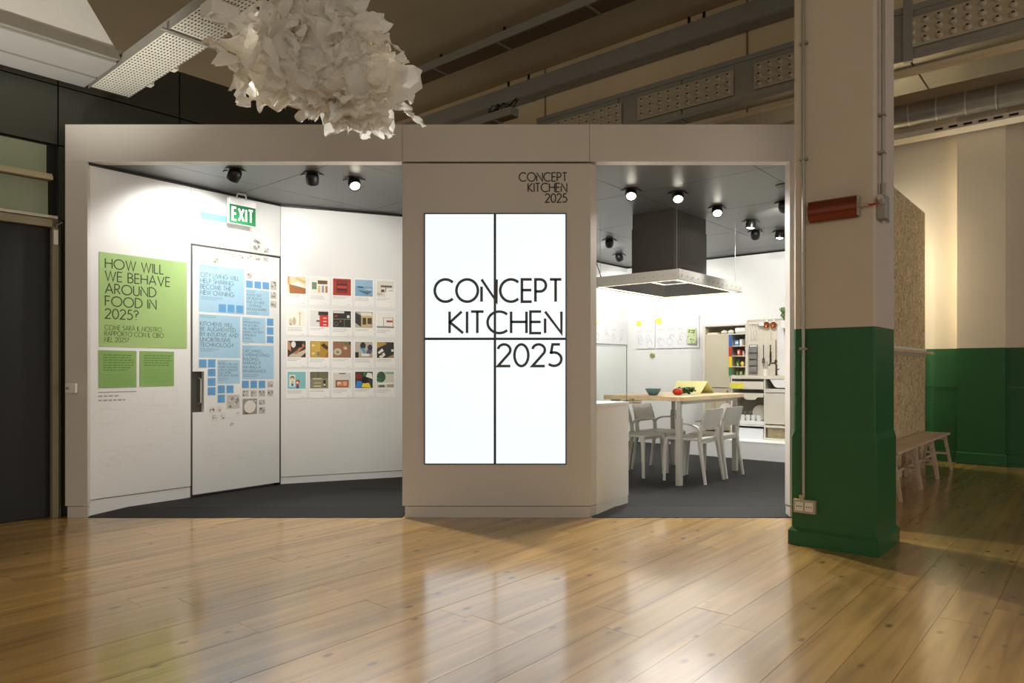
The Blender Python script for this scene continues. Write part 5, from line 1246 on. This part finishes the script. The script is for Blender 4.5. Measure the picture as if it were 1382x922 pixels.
# right half: sink tray opening, door, basket
sA, sB = kz(1050, 512.5, YU), kz(1050, 525, YU)
MB().prism([(um + .07, sA), (u1 - .03, sA), (u1 - .03, sB + .02), (um + .17, sB + .015), (um + .13, sB + .03)], YU - .002, YU + .01).build('sink_tray', M_WALL, bu)
ch(bu, 'door_rail', M_UNIT, boxes=[(um + .01, u1, YU, YU + .02, kz(1050, 530, YU), sB)])
ch(bu, 'door', M_UNIT, boxes=[(um + .012, u1 - .004, YU - .004, YU + .014, kz(1050, 573, YU), kz(1050, 531, YU))])
ch(bu, 'shelf', M_UNIT, boxes=[(um + .01, u1, YU, YF - .03, kz(1050, 578, YU), kz(1050, 574.5, YU))])
bk = thing('storage_basket', 'brownish see-through basket in the lowest opening of the base unit', 'basket', KB, (um + .25, YU + .1, pz + .03))
ch(bk, 'front', mat('basket_brown', '#9a8d6a', .5, var=.5, scale=25), boxes=[(um + .03, u1 - .03, YU + .02, YU + .03, pz + .032, kz(1050, 579.5, YU))])
ch(bk, 'rim', M_GREYM, boxes=[(um + .03, u1 - .03, YU + .015, YU + .035, kz(1050, 579.5, YU), kz(1050, 579.5, YU) + .008)])
# dishes in the open shelf
zsh = shb + .0005
rp = random.Random(2)
for i in range(2):
    x = u0 + .12 + i * .09
    tq = thing('drinking_glass', ('left', 'right')[i] + ' dim drinking glass at the back of the open shelf', 'glass', KB, (x, YU + .2, zsh))
    MB().lathe([(.024, 0), (.03, .11), (.028, .11), (.022, .005)], (x, YU + .2, zsh), 14).build('body', mat('dim_glass', '#8f918c', .1, var=.02), tq, smooth=.6); MB().lathe([(.0305, .108), (.0305, .112)], (x, YU + .2, zsh), 14).build('rim', M_PLAS, tq)
for i in range(5):
    x = u0 + .07 + i * .073
    tq = thing('cup', 'white cup in the front row of the open shelf', 'cup', KB, (x, YU + .07, zsh), 'white cups in the open shelf')
    h = .075
    MB().lathe([(.02, 0), (.027, .01), (.028, h), (.025, h), (.02, .012)], (x, YU + .07, zsh), 14).build('body', M_WALL, tq, smooth=.6); MB().sweep([(x + .026, YU + .07, zsh + .055), (x + .042, YU + .06, zsh + .045), (x + .028, YU + .07, zsh + .02)], .004, 5).build('handle', M_WALL, tq)
tq = thing('plate', 'pale round plate leaning at the right of the open shelf', 'plate', KB, (um - .09, YU + .12, zsh))
MB().lathe([(.05, 0), (.10, .012), (.104, .016), (.05, .006)], (um - .115, YU + .15, zsh + .105), 24, Matrix.Rotation(PI / 2 - .15, 3, 'X')).build('body', M_PLAS, tq, smooth=.6); MB().lathe([(.035, -.004), (.04, .0)], (um - .115, YU + .15, zsh + .105), 20, Matrix.Rotation(PI / 2 - .15, 3, 'X')).build('foot_ring', M_PLAS, tq)
# sticky notes on the drawer and worktop
def note(label, fr, px0, px1, py0, py1, y, col='#eae24a'):
    x0, z1 = fr.hit(px0, py0, y); x1 = fr.x(px1, y); z0 = fr.hit(px0, py1, y)[1]
    t = thing('paper_note', label, 'note', fr, ((x0 + x1) / 2, y, z0))
    MB().box(x0, x1, y - .0015, y - .0003, z0, z1).build('paper', pm(col), t)
    b = MB(); small_print(b, x0 + .006, z1 - (z1 - z0) * .3, (x1 - x0) * .8, 2, (z1 - z0) * .3, (z1 - z0) * .08, y - .0018, int(px0 + py0)); b.build('writing', pm('#c9bf3a'), t, fix=False)
note('yellow paper note stuck on the drawer front', KB, 985.5, 1004, 517, 524, YU - .0045)
note('yellow paper note stuck on the worktop edge beside the right post', KB, 1058.5, 1066.5, 507, 514, YU)
# tap and utensil cup on the worktop
fx, fz_ = KB.hit(1047, 503, YF - .12)
fa = thing('tap', 'dark curved tap standing on the worktop', 'tap', KB, (fx, YF - .1, wz))
MB().sweep([(fx, YF - .1, wz), (fx, YF - .1, wz + .14), (fx - .02, YF - .11, wz + .17), (fx - .07, YF - .13, wz + .165), (fx - .09, YF - .14, wz + .13)], [.014, .012, .012, .011, .011], 10).build('spout', M_TOOL, fa, smooth=.9)
MB().sweep([(fx, YF - .1, wz + .07), (fx + .045, YF - .12, wz + .09)], [.008, .006], 8).build('lever', M_TOOL, fa, smooth=.9)
fx2 = fx - .14
fu = thing('utensil_holder', 'white holder with upright tools beside the tap', 'holder', KB, (fx2, YF - .12, wz))
MB().lathe([(.035, 0), (.037, .09), (.034, .09), (.03, .01)], (fx2, YF - .12, wz), 16).build('cup', M_PLAS, fu, smooth=.6)
for k in range(4): MB().sweep([(fx2 - .02 + k * .013, YF - .12, wz + .02), (fx2 - .03 + k * .02, YF - .12, wz + .19)], .004, 5).build('tool', M_TSTEEL, fu)
# wall plant
plx, plz = KB.hit(1061, 441.5, YF - .09)
pt = thing('potted_plant', 'bushy green herb in a white pot fixed high on the pegboard', 'plant', KB, (plx, YF - .09, plz - .02))
pw = .055
MB().frust((plx - .045, plx + .045, YF - .14, YF - .05), plz - .02, (plx - .055, plx + .055, YF - .15, YF - .04), plz + .085).build('pot', M_WALL, pt, bevel=.004)
ch(pt, 'bracket', M_GREYM, boxes=[(plx - .04, plx + .04, YF - .05, YF - .007, plz - .05, plz - .021)])
ch(pt, 'soil', pm('#3a2c1e'), boxes=[(plx - .05, plx + .05, YF - .145, YF - .045, plz + .07, plz + .078)])
r = random.Random(11); M_HERB = mat('herb_green', '#6a9050', .5, var=.3, scale=30)
lfm = MB().add([(0, 0, 0), (.014, .0, .02), (0, .004, .05), (-.014, 0, .02)], [(0, 1, 2, 3)]).mesh('leaf', M_HERB, fix=False)
for k in range(9):
    a = r.uniform(0, 6.28); tip = Vector((plx + .07 * math.cos(a), YF - .095 + .05 * math.sin(a), plz + r.uniform(.17, .30)))
    base = Vector((plx + .015 * math.cos(a), YF - .095 + .015 * math.sin(a), plz + .075))
    st = MB().sweep([base, (base + tip) / 2 + Vector((0, 0, .02)), tip], .0025, 4).build('stem', M_HERB, pt)
    for j in range(12):
        u = r.uniform(.15, 1); o = bpy.data.objects.new('leaf', lfm); COL.objects.link(o); o.parent = st
        p = base.lerp(tip, u) - Vector(ORG[pt.name]); o.location = p + Vector((r.uniform(-.018, .018), r.uniform(-.018, .018), r.uniform(-.01, .01)))
        o.rotation_euler = (r.uniform(-1.3, 1.3), r.uniform(-1.3, 1.3), r.uniform(0, 6.28))
# pans on the lower pegboard
M_PAN = mat('pan_black', '#3b3733', .4, .3)
for k, (pxx, pyt, pyb) in enumerate(((966.5, 536, 577), (982.5, 527, 566))):
    yp = YF - .002 - .05 * (1 - k); x, z1 = KB.hit(pxx, pyt, yp); z0 = KB.hit(pxx, pyb, yp)[1]; rr = .115; zc = z0 + rr
    t = thing('frying_pan', ('frying pan with wooden handle hanging lower left behind the chairs', 'frying pan with wooden handle hanging upper right behind the chairs')[k], 'pan', KB, (x, yp, z0), 'pans on the lower pegboard')
    MB().lathe([(rr * .8, 0), (rr * .84, .004), (rr, .038), (rr * .97, .038), (rr * .8, .008), (.01, .007)], (x, yp - .003, zc), 26, Matrix.Rotation(PI / 2, 3, 'X')).build('pan_body', M_PAN, t, smooth=.6)
    MB().lathe([(rr * 1.0, .037), (rr * 1.03, .040), (rr * .98, .042)], (x, yp - .003, zc), 26, Matrix.Rotation(PI / 2, 3, 'X')).build('rim', M_PLAS, t, smooth=.6)
    MB().sweep([(x, yp - .035, zc + rr), (x, yp - .03, z1)], [(.011, .008), (.014, .010)], 8).build('handle', mat('handle_wood', '#c9974e', .45), t, smooth=.8)

# ------------------------------------------------------------------ boards and things on the back wall
def board(label, fr, px0, px1, py0, py1, seed, npos, y=0):
    x0, z1 = fr.hit(px0, py0, y); x1 = fr.x(px1, y); z0 = fr.hit(px0, py1, y)[1]
    t = thing('drawing_board', label, 'board', fr, ((x0 + x1) / 2, y - .01, z0))
    MB().box(x0, x1, y - .022, y - .0005, z0, z1).build('panel', mat('board_white', '#e6e7e8', .4, var=.01), t, bevel=.002)
    r_ = random.Random(seed); b = MB(); h = z1 - z0; w = x1 - x0
    for i in range(npos):
        cx_ = x0 + w * (i + .5) / npos * .95
        small_print(b, cx_ - .05, z1 - h * .38, .12, 2, .018, .005, y - .0226, seed + i)
        for k in range(3):
            s_ = r_.uniform(.025, .055); c_ = (cx_ + r_.uniform(-.03, .03), z0 + h * r_.uniform(.12, .4))
            vs, fs = stroke([(c_[0] + s_ * math.cos(q * .6), c_[1] + s_ * 1.2 * math.sin(q * .6)) for q in range(r_.randint(6, 11))], .005); b.add([(v.x, y - .0226, v.y) for v in vs], fs)
    b.build('drawing', pm('#b9b9b8'), t, fix=False, kind='stuff')
    xn, zn = x0 + .012, z1 - .02
    n_ = MB().box(xn, xn + .085, y - .0245, y - .0225, zn - .085, zn).build('yellow_note', pm('#f0e84c'), t)
board('white board with drawings and one yellow note left of the wider board', KB, 859, 884.5, 432, 471, 3, 2)
board('wide white board with drawings and a green box on the back wall', KB, 886, 944, 428.5, 470.5, 4, 4)
board('white board with drawings on the left kitchen wall above the glass', KL, 800, 845, 429.5, 463.5, 7, 4)
gx0, gz1 = KB.hit(928.5, 443, -.025); gx1 = KB.x(940, -.025); gz0 = KB.hit(928.5, 464.5, -.025)[1]
gb = thing('herb_box', 'small pale green box of leaves fixed on the wide white board', 'herb box', KB, ((gx0 + gx1) / 2, -.05, gz0))
MB().box(gx0, gx1, -.06, -.0235, gz0, gz1).build('tray', pm('#cdd8ae', .4), gb, bevel=.012)
r = random.Random(5)
for k in range(14):
    c = Vector((r.uniform(gx0 + .02, gx1 - .02), -.0615, r.uniform(gz0 + .02, gz1 - .02))); a = r.uniform(0, 6)
    MB().add([c + Vector((.016 * math.cos(a + q * PI / 3), -.004 * (q % 2), .012 * math.sin(a + q * PI / 3))) for q in range(6)], [(0, 1, 2, 3, 4, 5)]).build('leaf', pm(('#86a648', '#5c7f34', '#aebf6a')[k % 3]), gb, fix=False)
rx_, rz2 = KB.hit(881, 479.5, 0)
rd = thing('wall_disc', 'round olive green disc on the wall under the white boards', 'disc', KB, (rx_, -.02, rz2))
MB().lathe([(.035, 0), (.037, .008), (.037, .03), (.030, .036), (.012, .038)], (rx_, 0, rz2), 20, Matrix.Rotation(PI / 2, 3, 'X')).build('body', pm('#a3a55e', .4), rd, smooth=.6)
MB().lathe([(.014, .038), (.014, .041)], (rx_, 0, rz2), 14, Matrix.Rotation(PI / 2, 3, 'X')).build('cap', pm('#7d8042'), rd)
b = MB(); x0, z1 = KB.hit(861, 416, 0); small_print(b, x0, z1, KB.x(909) - x0, 1, .04, .035, -.001, 5); small_print(b, x0, z1 - .06, (KB.x(895) - x0), 1, .02, .012, -.001, 6)
x0, z1 = KB.hit(889, 474.5, 0); small_print(b, x0, z1, .25, 2, .03, .01, -.001, 15); x0, z1 = KB.hit(916, 474.5, 0); small_print(b, x0, z1, .1, 2, .03, .01, -.001, 16)
b.build('printed_text', pm('#dcdcda'), wb, fix=False)
